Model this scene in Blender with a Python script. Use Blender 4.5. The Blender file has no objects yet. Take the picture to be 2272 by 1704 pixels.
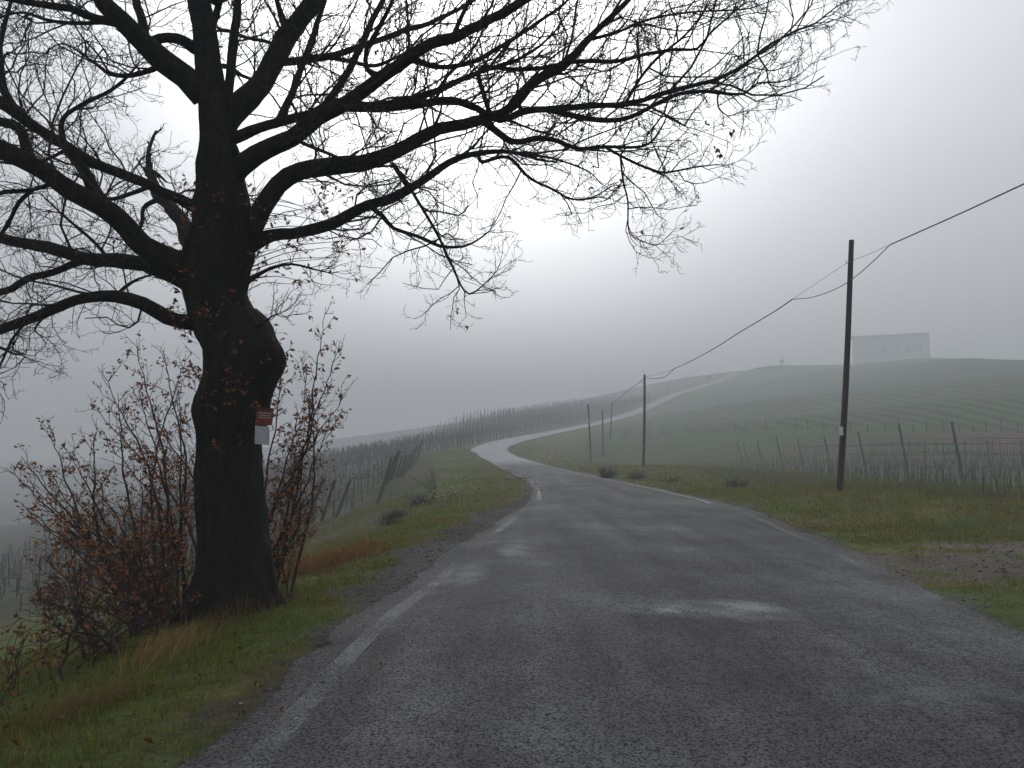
import bpy, math, random
import numpy as np
from mathutils import Vector

random.seed(7)
rng = np.random.default_rng(7)
S = bpy.context.scene
COL = S.collection
R = math.radians

# ------------------------------------------------------------------ camera, sky, sun, exposure
CAM_H, F, PITCH = 1.6, 1783.0, math.atan(148 / 1783.0)
cd = bpy.data.cameras.new('camera')
cam = bpy.data.objects.new('camera', cd)
COL.objects.link(cam)
cam.location = (0, 0, CAM_H)
cam.rotation_euler = (math.pi / 2 + PITCH, 0, 0)
cd.sensor_width = 36.0
cd.lens = 36.0 * F / 2272.0
cd.clip_start, cd.clip_end = 0.05, 4000
S.camera = cam

SUN_AZ, SUN_EL = R(-3), R(31)          # azimuth measured from +Y towards +X
HAZE_DENSITY = 0.0033


def node(nt, typ, loc=None, **kw):
    n = nt.nodes.new(typ)
    for k, v in kw.items():
        if k.startswith('i_'):
            n.inputs[k[2:].replace('_', ' ')].default_value = v
        else:
            setattr(n, k, v)
    return n


def math_node(nt, op, a, b=None, c=None, clamp=False):
    n = nt.nodes.new('ShaderNodeMath')
    n.operation = op
    n.use_clamp = clamp
    for i, v in enumerate((a, b, c)):
        if v is None:
            continue
        if isinstance(v, (int, float)):
            n.inputs[i].default_value = v
        else:
            nt.links.new(v, n.inputs[i])
    return n.outputs[0]


def ramp(nt, fac, stops):
    n = nt.nodes.new('ShaderNodeValToRGB')
    e = n.color_ramp.elements
    while len(e) > len(stops):
        e.remove(e[-1])
    while len(e) < len(stops):
        e.new(0.5)
    for el, (p, c) in zip(e, stops):
        el.position = p
        el.color = (*c, 1) if not isinstance(c, (int, float)) else (c, c, c, 1)
    nt.links.new(fac, n.inputs[0])
    return n.outputs[0]


def mix(nt, fac, a, b, mode='MIX'):
    n = nt.nodes.new('ShaderNodeMix')
    n.data_type = 'RGBA'
    n.blend_type = mode
    n.clamp_factor = True
    for sock, v in ((n.inputs[0], fac), (n.inputs[6], a), (n.inputs[7], b)):
        if isinstance(v, (int, float)):
            sock.default_value = v if sock.type == 'VALUE' else (v, v, v, 1)
        elif isinstance(v, tuple):
            sock.default_value = (*v, 1)
        else:
            nt.links.new(v, sock)
    return n.outputs[2]


W = bpy.data.worlds.new('World')
S.world = W
W.use_nodes = True
wt = W.node_tree
bg = wt.nodes['Background']
sky = node(wt, 'ShaderNodeTexSky', sky_type='NISHITA', sun_disc=False, sun_elevation=SUN_EL, sun_rotation=SUN_AZ)
tc = node(wt, 'ShaderNodeTexCoord')
sep = node(wt, 'ShaderNodeSeparateXYZ')
wt.links.new(tc.outputs['Generated'], sep.inputs[0])
# overcast: luminance of the clear sky plus a cloud layer that is bright round the hidden sun
bw = node(wt, 'ShaderNodeRGBToBW')
wt.links.new(sky.outputs[0], bw.inputs[0])
grey_sky = mix(wt, 0.8, sky.outputs[0], bw.outputs[0])
dot = node(wt, 'ShaderNodeVectorMath', operation='DOT_PRODUCT')
sd = (math.sin(SUN_AZ) * math.cos(SUN_EL), math.cos(SUN_AZ) * math.cos(SUN_EL), math.sin(SUN_EL))
wt.links.new(tc.outputs['Generated'], dot.inputs[0])
dot.inputs[1].default_value = sd
ang = math_node(wt, 'ARCCOSINE', math_node(wt, 'MINIMUM', dot.outputs['Value'], 1.0))      # radians from the sun
glow = math_node(wt, 'EXPONENT', math_node(wt, 'MULTIPLY', math_node(wt, 'POWER', math_node(wt, 'DIVIDE', ang, 0.30), 2.0), -1.0))
wide = math_node(wt, 'EXPONENT', math_node(wt, 'MULTIPLY', math_node(wt, 'POWER', math_node(wt, 'DIVIDE', ang, 0.85), 2.0), -1.0))
mp = node(wt, 'ShaderNodeMapping')
mp.inputs['Scale'].default_value = (1.0, 1.0, 2.6)
wt.links.new(tc.outputs['Generated'], mp.inputs[0])
nz = node(wt, 'ShaderNodeTexNoise', i_Scale=1.5, i_Detail=3.0, i_Roughness=0.45)
wt.links.new(mp.outputs[0], nz.inputs['Vector'])
cl = math_node(wt, 'MULTIPLY_ADD', nz.outputs['Fac'], 0.3, 0.85)
high = math_node(wt, 'SMOOTH_MIN', math_node(wt, 'MULTIPLY', math_node(wt, 'MAXIMUM', sep.outputs['Z'], 0.0), 1.7), 1.0, 0.2)
front = math_node(wt, 'MULTIPLY_ADD', sep.outputs['Y'], 0.35, 0.65)
L = math_node(wt, 'ADD', math_node(wt, 'MULTIPLY', glow, 2.7), math_node(wt, 'MULTIPLY', wide, 0.42))
L = math_node(wt, 'ADD', L, math_node(wt, 'MULTIPLY', math_node(wt, 'MULTIPLY', high, front), 0.46))
L = math_node(wt, 'ADD', L, 0.30)
L = math_node(wt, 'MULTIPLY', L, cl)
tint = mix(wt, wide, (0.90, 0.97, 1.12), (1.0, 1.0, 1.0))
cloud = mix(wt, 1.0, tint, L, 'MULTIPLY')
nish = mix(wt, 1.0, grey_sky, (0.012, 0.012, 0.012), 'MULTIPLY')
add = mix(wt, 1.0, cloud, nish, 'ADD')
sc10 = mix(wt, 1.0, add, (10.0, 10.0, 10.0), 'MULTIPLY')
wt.links.new(sc10, bg.inputs[0])
bg.inputs[1].default_value = 0.1

sl = bpy.data.lights.new('sun', 'SUN')
sl.energy = 0.5
sl.angle = R(40)
sl.color = (1.0, 0.96, 0.9)
sun = bpy.data.objects.new('sun', sl)
COL.objects.link(sun)
sun.location = (5, 60, 60)
sun.rotation_euler = Vector((-sd[0], -sd[1], -sd[2])).to_track_quat('-Z', 'Y').to_euler()

S.view_settings.view_transform = 'Standard'
S.view_settings.look = 'None'
S.view_settings.exposure = 0.0
S.view_settings.gamma = 1.0
S.render.engine = 'CYCLES'
S.cycles.volume_bounces = 2
S.cycles.max_bounces = 8
S.cycles.transparent_max_bounces = 16
S.cycles.use_denoising = True
S.cycles.sample_clamp_indirect = 4.0


# ------------------------------------------------------------------ helpers
cP, sP = math.cos(PITCH), math.sin(PITCH)


def FAR(y):                                   # stretches depths beyond the bend so the thin even haze fades them
    return y if y <= 100 else 100 + (y - 100) * 3.0


def U(u, v, Y):
    """World point at forward distance Y (metres along +Y) on the sight line of photo pixel (u, v)."""
    if Y > 100:
        Y = FAR(Y)
    a, b = (u - 1136) / F, (852 - v) / F
    dy, dz = cP - b * sP, sP + b * cP
    t = Y / dy
    return np.array([a * t, Y, CAM_H + dz * t])


def project(p):
    x, y, z = p[..., 0], p[..., 1], p[..., 2] - CAM_H
    d = y * cP + z * sP
    return 1136 + F * x / d, 852 - F * (z * cP - y * sP) / d


def hash2(ix, iy, s):
    h = np.sin(ix * 127.1 + iy * 311.7 + s * 74.7) * 43758.5453
    return h - np.floor(h)


def vnoise(x, y, s=0):
    ix, iy = np.floor(x), np.floor(y)
    fx, fy = x - ix, y - iy
    fx, fy = fx * fx * (3 - 2 * fx), fy * fy * (3 - 2 * fy)
    a, b = hash2(ix, iy, s), hash2(ix + 1, iy, s)
    c, d = hash2(ix, iy + 1, s), hash2(ix + 1, iy + 1, s)
    return (a * (1 - fx) + b * fx) * (1 - fy) + (c * (1 - fx) + d * fx) * fy


def fbm(x, y, s=0, o=3):
    r, a = 0, 0.5
    for i in range(o):
        r = r + a * vnoise(x * 2 ** i, y * 2 ** i, s + i)
        a *= 0.5
    return r


def sstep(a, b, x):
    t = np.clip((x - a) / (b - a), 0, 1)
    return t * t * (3 - 2 * t)


def catmull(P, step=0.15, closed=False):
    """Smooth resample of a polyline (any dimension); step is in the units of the first three columns."""
    P = np.asarray(P, float)
    out = []
    Q = np.vstack([2 * P[0] - P[1], P, 2 * P[-1] - P[-2]])
    for i in range(1, len(Q) - 2):
        p0, p1, p2, p3 = Q[i - 1], Q[i], Q[i + 1], Q[i + 2]
        n = max(2, int(np.linalg.norm((p2 - p1)[:3]) / step))
        t = np.linspace(0, 1, n, endpoint=False)[:, None]
        out.append(0.5 * (2 * p1 + (p2 - p0) * t + (2 * p0 - 5 * p1 + 4 * p2 - p3) * t ** 2 + (3 * p1 - p0 - 3 * p2 + p3) * t ** 3))
    out.append(P[-1:])
    return np.vstack(out)


class MB:
    """Collects vertices and faces; build() links them as ONE mesh object."""

    def __init__(self):
        self.v, self.q, self.t, self.c, self.n = [], [], [], [], 0

    def add(self, v, q=None, t=None, c=None):
        v = np.asarray(v, float).reshape(-1, 3)
        self.v.append(v)
        if q is not None and len(q):
            self.q.append(np.asarray(q, int).reshape(-1, 4) + self.n)
        if t is not None and len(t):
            self.t.append(np.asarray(t, int).reshape(-1, 3) + self.n)
        cc = np.ones((len(v), 4))
        if c is not None:
            c = np.asarray(c)
            cc[:, :c.shape[-1]] = c
        self.c.append(cc)
        self.n += len(v)

    def tube(self, P, r, sides=6, cap=True, c=None):
        P = np.asarray(P, float)
        n = len(P)
        r = np.broadcast_to(np.asarray(r, float), (n,))
        T = np.gradient(P, axis=0)
        T /= np.linalg.norm(T, axis=1)[:, None] + 1e-12
        m = T.mean(0)
        ref = np.eye(3)[np.argmin(np.abs(m))]
        A = np.cross(T, ref)
        A /= np.linalg.norm(A, axis=1)[:, None] + 1e-12
        B = np.cross(T, A)
        th = np.arange(sides) * 2 * math.pi / sides
        V = P[:, None, :] + r[:, None, None] * (A[:, None, :] * np.cos(th)[None, :, None] + B[:, None, :] * np.sin(th)[None, :, None])
        V = V.reshape(-1, 3)
        i = np.arange(n - 1)[:, None] * sides
        j = np.arange(sides)[None, :]
        k = (j + 1) % sides
        q = np.stack([i + k, i + j, i + sides + j, i + sides + k], -1).reshape(-1, 4)
        t = None
        if cap and sides > 3:
            V = np.vstack([V, P[:1], P[-1:]])
            a = np.arange(sides)
            b = (a + 1) % sides
            t = np.vstack([np.stack([a, b, np.full(sides, n * sides)], -1),
                           np.stack([b + (n - 1) * sides, a + (n - 1) * sides, np.full(sides, n * sides + 1)], -1)])
        self.add(V, q, t, c)

    def box(self, cx, cy, cz, sx, sy, sz, rz=0.0, c=None):
        s = np.array([[x, y, z] for z in (-.5, .5) for y in (-.5, .5) for x in (-.5, .5)]) * [sx, sy, sz]
        cr, sr = math.cos(rz), math.sin(rz)
        s = np.stack([s[:, 0] * cr - s[:, 1] * sr, s[:, 0] * sr + s[:, 1] * cr, s[:, 2]], -1) + [cx, cy, cz]
        self.add(s, [[0, 2, 3, 1], [4, 5, 7, 6], [0, 1, 5, 4], [2, 6, 7, 3], [0, 4, 6, 2], [1, 3, 7, 5]], None, c)

    def build(self, name, mat, parent=None, smooth=False, offset=None):
        V = np.vstack(self.v)
        if offset is not None:
            V = V - np.asarray(offset)
        q = np.vstack(self.q) if self.q else np.zeros((0, 4), int)
        t = np.vstack(self.t) if self.t else np.zeros((0, 3), int)
        me = bpy.data.meshes.new(name)
        me.vertices.add(len(V))
        me.vertices.foreach_set('co', V.astype(np.float32).ravel())
        nl = len(q) * 4 + len(t) * 3
        me.loops.add(nl)
        me.loops.foreach_set('vertex_index', np.concatenate([q.ravel(), t.ravel()]).astype(np.int32))
        me.polygons.add(len(q) + len(t))
        st = np.concatenate([np.arange(len(q)) * 4, len(q) * 4 + np.arange(len(t)) * 3]).astype(np.int32)
        me.polygons.foreach_set('loop_start', st)
        me.polygons.foreach_set('use_smooth', np.full(len(q) + len(t), smooth))
        me.update(calc_edges=True)
        ca = me.color_attributes.new('tone', 'FLOAT_COLOR', 'POINT')
        ca.data.foreach_set('color', np.vstack(self.c).astype(np.float32).ravel())
        me.materials.append(mat)
        o = bpy.data.objects.new(name, me)
        COL.objects.link(o)
        if parent:
            o.parent = parent
        return o


def tag(o, label=None, cat=None, group=None, kind=None):
    for k, v in (('label', label), ('category', cat), ('group', group), ('kind', kind)):
        if v:
            o[k] = v
    return o


def empty(name, loc, label=None, cat=None, group=None):
    o = bpy.data.objects.new(name, None)
    COL.objects.link(o)
    o.location = loc
    return tag(o, label, cat, group)


def copy_tree(o, loc, rz=0.0, scale=1.0, label=None):
    c = o.copy()
    COL.objects.link(c)
    c.location = loc
    c.rotation_euler = (0, 0, rz)
    c.scale = (scale, scale, scale)
    if label:
        c['label'] = label
    for ch in list(o.children):
        d = ch.copy()
        COL.objects.link(d)
        d.parent = c
        for g in list(ch.children):
            e = g.copy()
            COL.objects.link(e)
            e.parent = d
    return c


# ------------------------------------------------------------------ materials
def new_mat(name):
    m = bpy.data.materials.new(name)
    m.use_nodes = True
    nt = m.node_tree
    return m, nt, nt.nodes['Principled BSDF']


def tex(nt, scale, detail=4.0, rough=0.55, vec=None, typ='ShaderNodeTexNoise'):
    n = nt.nodes.new(typ)
    n.inputs['Scale'].default_value = scale
    if 'Detail' in n.inputs:
        n.inputs['Detail'].default_value = detail
        n.inputs['Roughness'].default_value = rough
    if vec is None:
        vec = node(nt, 'ShaderNodeTexCoord').outputs['Object']
    nt.links.new(vec, n.inputs['Vector'])
    return n


def bump(nt, bs, height, strength, dist):
    b = node(nt, 'ShaderNodeBump', i_Strength=strength, i_Distance=dist)
    nt.links.new(height, b.inputs['Height'])
    nt.links.new(b.outputs[0], bs.inputs['Normal'])


def noise_mat(name, c0, c1, scale=6.0, rough=0.85, bump_s=0.4, bump_d=0.01, spec=0.3, stretch=(1, 1, 1), use_tone=False):
    m, nt, bs = new_mat(name)
    mpn = node(nt, 'ShaderNodeMapping')
    mpn.inputs['Scale'].default_value = stretch
    nt.links.new(node(nt, 'ShaderNodeTexCoord').outputs['Object'], mpn.inputs[0])
    n = tex(nt, scale, 6.0, 0.62, mpn.outputs[0])
    col = ramp(nt, n.outputs['Fac'], [(0.3, c0), (0.7, c1)])
    if use_tone:
        a = node(nt, 'ShaderNodeAttribute', attribute_name='tone')
        col = mix(nt, 1.0, col, a.outputs['Color'], 'MULTIPLY')
    nt.links.new(col, bs.inputs['Base Color'])
    bs.inputs['Roughness'].default_value = rough
    bs.inputs['Specular IOR Level'].default_value = spec
    if bump_s:
        bump(nt, bs, n.outputs['Fac'], bump_s, bump_d)
    return m


def tone_mat(name, rough=0.8, spec=0.2, trans=0.0):
    m, nt, bs = new_mat(name)
    a = node(nt, 'ShaderNodeAttribute', attribute_name='tone')
    nt.links.new(a.outputs['Color'], bs.inputs['Base Color'])
    bs.inputs['Roughness'].default_value = rough
    bs.inputs['Specular IOR Level'].default_value = spec
    if trans:
        t = node(nt, 'ShaderNodeBsdfTranslucent')
        nt.links.new(a.outputs['Color'], t.inputs[0])
        mx = node(nt, 'ShaderNodeMixShader')
        mx.inputs[0].default_value = trans
        nt.links.new(bs.outputs[0], mx.inputs[1])
        nt.links.new(t.outputs[0], mx.inputs[2])
        nt.links.new(mx.outputs[0], nt.nodes['Material Output'].inputs[0])
    return m


def make_bark():
    m, nt, bs = new_mat('bark')
    mpn = node(nt, 'ShaderNodeMapping')
    mpn.inputs['Scale'].default_value = (1, 1, 0.28)
    nt.links.new(node(nt, 'ShaderNodeTexCoord').outputs['Object'], mpn.inputs[0])
    v = tex(nt, 26, vec=mpn.outputs[0], typ='ShaderNodeTexVoronoi')
    v.feature = 'DISTANCE_TO_EDGE'
    n = tex(nt, 9, 6, 0.65, mpn.outputs[0])
    n2 = tex(nt, 1.7, 4, 0.6)
    col = ramp(nt, n.outputs['Fac'], [(0.3, (0.009, 0.0075, 0.006)), (0.7, (0.034, 0.029, 0.024))])
    moss = ramp(nt, n2.outputs['Fac'], [(0.56, 0.0), (0.72, 0.55)])
    col = mix(nt, moss, col, (0.030, 0.034, 0.014))
    groove = ramp(nt, v.outputs['Distance'], [(0.0, 0.45), (0.12, 1.0)])
    col = mix(nt, 1.0, col, groove, 'MULTIPLY')
    nt.links.new(col, bs.inputs['Base Color'])
    bs.inputs['Roughness'].default_value = 0.92
    bs.inputs['Specular IOR Level'].default_value = 0.15
    h = math_node(nt, 'ADD', math_node(nt, 'MULTIPLY', v.outputs['Distance'], 1.2), n.outputs['Fac'])
    bump(nt, bs, h, 0.9, 0.025)
    return m


def make_asphalt():
    m, nt, bs = new_mat('asphalt')
    co = node(nt, 'ShaderNodeTexCoord').outputs['Object']
    big = tex(nt, 0.35, 5, 0.6, co)
    mid = tex(nt, 2.2, 5, 0.6, co)
    st = tex(nt, 85, vec=co, typ='ShaderNodeTexVoronoi')
    st2 = tex(nt, 210, vec=co, typ='ShaderNodeTexVoronoi')
    fine = tex(nt, 45, 3, 0.7, co)
    base = ramp(nt, big.outputs['Fac'], [(0.3, (0.0085, 0.0080, 0.0082)), (0.52, (0.0135, 0.013, 0.013)), (0.75, (0.023, 0.023, 0.023))])
    base = mix(nt, 1.0, base, ramp(nt, mid.outputs['Fac'], [(0.3, 0.78), (0.7, 1.2)]), 'MULTIPLY')
    sy = node(nt, 'ShaderNodeSeparateXYZ')
    nt.links.new(co, sy.inputs[0])
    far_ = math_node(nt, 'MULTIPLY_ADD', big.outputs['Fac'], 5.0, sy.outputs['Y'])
    newer_sheen = ramp(nt, math_node(nt, 'DIVIDE', far_, 200.0), [(0.36, 0.0), (0.43, 1.0)])   # paler resurfaced stretch from the bend on, wet sheen painted into its colour
    mtr = node(nt, 'ShaderNodeMapping')
    mtr.inputs['Scale'].default_value = (1.3, 0.10, 1)
    nt.links.new(co, mtr.inputs[0])
    base = mix(nt, 1.0, base, ramp(nt, tex(nt, 1.0, 4, 0.6, mtr.outputs[0]).outputs['Fac'], [(0.32, 0.68), (0.68, 1.38)]), 'MULTIPLY')   # wheel tracks
    base = mix(nt, newer_sheen, base, (0.064, 0.064, 0.065))
    # exposed aggregate: each stone its own grey
    sb = node(nt, 'ShaderNodeSeparateColor')
    nt.links.new(st.outputs['Color'], sb.inputs[0])
    stone = ramp(nt, sb.outputs[0], [(0.0, 0.28), (0.5, 0.80), (0.84, 1.25), (0.93, 2.8), (1.0, 6.5)])
    base = mix(nt, 1.0, base, stone, 'MULTIPLY')
    sb2 = node(nt, 'ShaderNodeSeparateColor')
    nt.links.new(st2.outputs['Color'], sb2.inputs[0])
    base = mix(nt, 1.0, base, ramp(nt, sb2.outputs[0], [(0.0, 0.6), (1.0, 1.4)]), 'MULTIPLY')
    # pale scuffed patches where the binder has worn away
    for (x, y, rx, ry, k) in ((1.62, 7.50, 0.50, 0.34, 0.42), (2.25, 7.80, 0.36, 0.36, 0.50), (1.95, 7.65, 0.9, 0.6, 0.28), (0.05, 12.2, 0.35, 1.0, 0.45), (1.2, 7.6, 0.5, 0.3, 0.3),
                              (2.6, 5.2, 0.9, 0.5, 0.16), (-0.6, 10.2, 0.3, 1.2, 0.30)):
        mpn = node(nt, 'ShaderNodeMapping')
        mpn.inputs['Location'].default_value = (-x / rx, -y / ry, 0)
        mpn.inputs['Scale'].default_value = (1 / rx, 1 / ry, 0)
        nt.links.new(co, mpn.inputs[0])
        ln = node(nt, 'ShaderNodeVectorMath', operation='LENGTH')
        nt.links.new(mpn.outputs[0], ln.inputs[0])
        msk = math_node(nt, 'MULTIPLY', math_node(nt, 'SUBTRACT', 1.0, ln.outputs['Value'], clamp=True), 2.2)
        sp = ramp(nt, math_node(nt, 'MULTIPLY_ADD', mid.outputs['Fac'], 0.7, math_node(nt, 'SUBTRACT', fine.outputs['Fac'], 0.35)), [(0.40, 0.0), (0.62, 1.0)])
        f = math_node(nt, 'MULTIPLY', math_node(nt, 'MULTIPLY', msk, sp, clamp=True), k)
        base = mix(nt, f, base, (0.36, 0.37, 0.37))
    # hairline cracks
    dis = tex(nt, 3.0, 4, 0.6, co)
    dv = mix(nt, 0.22, co, dis.outputs['Color'], 'ADD')
    cr = tex(nt, 1.9, vec=dv, typ='ShaderNodeTexVoronoi')
    cr.feature = 'DISTANCE_TO_EDGE'
    crm = ramp(nt, cr.outputs['Distance'], [(0.0, 0.8), (0.008, 0.6), (0.022, 0.0)])
    gate = ramp(nt, tex(nt, 0.5, 2, 0.5, co).outputs['Fac'], [(0.48, 0.0), (0.62, 0.55)])
    base = mix(nt, math_node(nt, 'MULTIPLY', crm, gate), base, (0.003, 0.003, 0.003))
    nt.links.new(base, bs.inputs['Base Color'])
    rr = ramp(nt, mid.outputs['Fac'], [(0.3, 0.72), (0.7, 0.85)])
    rr = mix(nt, newer_sheen, rr, 0.74)
    nt.links.new(math_node(nt, 'MULTIPLY_ADD', newer_sheen, -0.09, 0.09), bs.inputs['Specular IOR Level'])
    nt.links.new(rr, bs.inputs['Roughness'])
    bs.inputs['Specular IOR Level'].default_value = 0.22
    h = math_node(nt, 'SUBTRACT', math_node(nt, 'MULTIPLY', fine.outputs['Fac'], 0.4), math_node(nt, 'MULTIPLY', st.outputs['Distance'], 0.8))
    bump(nt, bs, h, 0.55, 0.006)
    a = node(nt, 'ShaderNodeAttribute', attribute_name='tone')
    sa = node(nt, 'ShaderNodeSeparateColor')
    nt.links.new(a.outputs['Color'], sa.inputs[0])
    e1 = tex(nt, 9.0, 6, 0.75, co)
    f = math_node(nt, 'ADD', sa.outputs[0], math_node(nt, 'MULTIPLY', math_node(nt, 'SUBTRACT', e1.outputs['Fac'], 0.5), 1.0))
    f = ramp(nt, f, [(0.40, 0.0), (0.52, 1.0)])
    tr = node(nt, 'ShaderNodeBsdfTransparent')
    mx = node(nt, 'ShaderNodeMixShader')
    nt.links.new(f, mx.inputs[0])
    nt.links.new(tr.outputs[0], mx.inputs[1])
    nt.links.new(bs.outputs[0], mx.inputs[2])
    nt.links.new(mx.outputs[0], nt.nodes['Material Output'].inputs[0])
    return m


def make_paint():
    m, nt, bs = new_mat('worn_paint')
    co = node(nt, 'ShaderNodeTexCoord').outputs['Object']
    n = tex(nt, 48, 5, 0.8, co)
    big = tex(nt, 1.3, 4, 0.6, co)
    s = math_node(nt, 'ADD', n.outputs['Fac'], math_node(nt, 'MULTIPLY', math_node(nt, 'SUBTRACT', big.outputs['Fac'], 0.5), 0.45))
    a = node(nt, 'ShaderNodeAttribute', attribute_name='tone')
    sa = node(nt, 'ShaderNodeSeparateColor')
    nt.links.new(a.outputs['Color'], sa.inputs[0])
    s = math_node(nt, 'ADD', s, math_node(nt, 'SUBTRACT', sa.outputs[0], 1.0))
    msk = ramp(nt, s, [(0.46, 0.0), (0.70, 0.62)])
    col = ramp(nt, n.outputs['Fac'], [(0.3, (0.17, 0.17, 0.165)), (0.7, (0.34, 0.34, 0.325))])
    nt.links.new(col, bs.inputs['Base Color'])
    bs.inputs['Roughness'].default_value = 0.6
    tr = node(nt, 'ShaderNodeBsdfTransparent')
    mx = node(nt, 'ShaderNodeMixShader')
    nt.links.new(msk, mx.inputs[0])
    nt.links.new(tr.outputs[0], mx.inputs[1])
    nt.links.new(bs.outputs[0], mx.inputs[2])
    nt.links.new(mx.outputs[0], nt.nodes['Material Output'].inputs[0])
    return m


def make_ground():
    m, nt, bs = new_mat('ground')
    co = node(nt, 'ShaderNodeTexCoord').outputs['Object']
    a = node(nt, 'ShaderNodeAttribute', attribute_name='tone')
    n1 = tex(nt, 0.35, 8, 0.72, co)
    n2 = tex(nt, 9, 5, 0.7, co)
    n3 = tex(nt, 60, 3, 0.7, co)
    col = mix(nt, 1.0, a.outputs['Color'], ramp(nt, n1.outputs['Fac'], [(0.3, 0.60), (0.7, 1.42)]), 'MULTIPLY')
    col = mix(nt, 1.0, col, ramp(nt, n2.outputs['Fac'], [(0.28, 0.55), (0.72, 1.45)]), 'MULTIPLY')
    col = mix(nt, 1.0, col, ramp(nt, n3.outputs['Fac'], [(0.3, 0.6), (0.7, 1.5)]), 'MULTIPLY')
    dv = node(nt, 'ShaderNodeVectorMath', operation='DOT_PRODUCT')
    nt.links.new(co, dv.inputs[0])
    dv.inputs[1].default_value = (0.99, -0.15, 0)
    wob = math_node(nt, 'MULTIPLY', tex(nt, 0.02, 3, 0.6, co).outputs['Fac'], 7.0)
    wv = math_node(nt, 'SINE', math_node(nt, 'MULTIPLY', math_node(nt, 'ADD', dv.outputs['Value'], wob), 2 * math.pi / 3.4))
    br = tex(nt, 0.06, 4, 0.7, co)
    amp = math_node(nt, 'MULTIPLY', a.outputs['Alpha'], math_node(nt, 'MULTIPLY', br.outputs['Fac'], 1.1))
    rowf = math_node(nt, 'MULTIPLY_ADD', wv, amp, 1.0)
    col = mix(nt, 1.0, col, rowf, 'MULTIPLY')          # pasture drilled in rows down the hill
    nt.links.new(col, bs.inputs['Base Color'])
    bs.inputs['Roughness'].default_value = 0.95
    bs.inputs['Specular IOR Level'].default_value = 0.1
    h = math_node(nt, 'ADD', n2.outputs['Fac'], math_node(nt, 'MULTIPLY', n3.outputs['Fac'], 0.35))
    bump(nt, bs, h, 0.8, 0.05)
    return m


M = dict(
    bark=make_bark(), asphalt=make_asphalt(), paint=make_paint(), ground=make_ground(),
    twig=noise_mat('twig_bark', (0.016, 0.013, 0.012), (0.045, 0.037, 0.033), 14, 0.9, 0.2),
    shoot=noise_mat('shoot_bark', (0.018, 0.011, 0.009), (0.055, 0.034, 0.026), 14, 0.85, 0.2),
    leaf=tone_mat('dead_leaf', 0.7, 0.25, 0.35), grass=tone_mat('grass_blade', 0.65, 0.25, 0.25),
    stone=tone_mat('gravel_stone', 0.9, 0.25),
    pole=noise_mat('tarred_pole', (0.014, 0.010, 0.009), (0.050, 0.036, 0.032), 9, 0.8, 0.5, 0.01, 0.3, (3, 3, 0.15)),
    post=noise_mat('weathered_post', (0.020, 0.017, 0.015), (0.075, 0.066, 0.060), 12, 0.9, 0.5, 0.01, 0.2, (3, 3, 0.2)),
    grey_post=noise_mat('grey_post', (0.11, 0.118, 0.13), (0.21, 0.22, 0.235), 8, 0.75, 0.3, 0.005, 0.3, (2, 2, 0.3)),
    stake=noise_mat('pale_stake', (0.22, 0.225, 0.19), (0.38, 0.38, 0.33), 6, 0.8, 0.2, 0.004, 0.3, use_tone=True),
    cable=noise_mat('cable_sheath', (0.030, 0.031, 0.033), (0.060, 0.062, 0.066), 5, 0.6, 0.0),
    white=noise_mat('white_plate', (0.55, 0.56, 0.57), (0.72, 0.73, 0.74), 20, 0.5, 0.05),
    pink=noise_mat('faded_red_plate', (0.36, 0.12, 0.10), (0.50, 0.20, 0.17), 20, 0.6, 0.05),
    red=noise_mat('red_sign', (0.17, 0.034, 0.014), (0.26, 0.055, 0.022), 12, 0.5, 0.05),
    brown=noise_mat('sign_header', (0.06, 0.022, 0.014), (0.09, 0.035, 0.022), 12, 0.6, 0.05),
    plaster=noise_mat('plaster', (0.58, 0.57, 0.54), (0.70, 0.69, 0.66), 1.5, 0.9, 0.2),
    roof=noise_mat('roof_tiles', (0.22, 0.16, 0.13), (0.34, 0.25, 0.20), 3, 0.9, 0.4, 0.03),
    far_post=noise_mat('brown_post', (0.050, 0.043, 0.038), (0.13, 0.11, 0.10), 8, 0.9, 0.3, 0.01, 0.2),
    paper=noise_mat('weathered_paper', (0.30, 0.31, 0.32), (0.50, 0.51, 0.52), 14, 0.7, 0.05),
    opening=noise_mat('dark_opening', (0.22, 0.22, 0.225), (0.32, 0.32, 0.325), 2, 0.5, 0.0),
    crack=noise_mat('crack_fill', (0.003, 0.003, 0.003), (0.008, 0.008, 0.008), 30, 0.9, 0.2),
)

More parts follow.
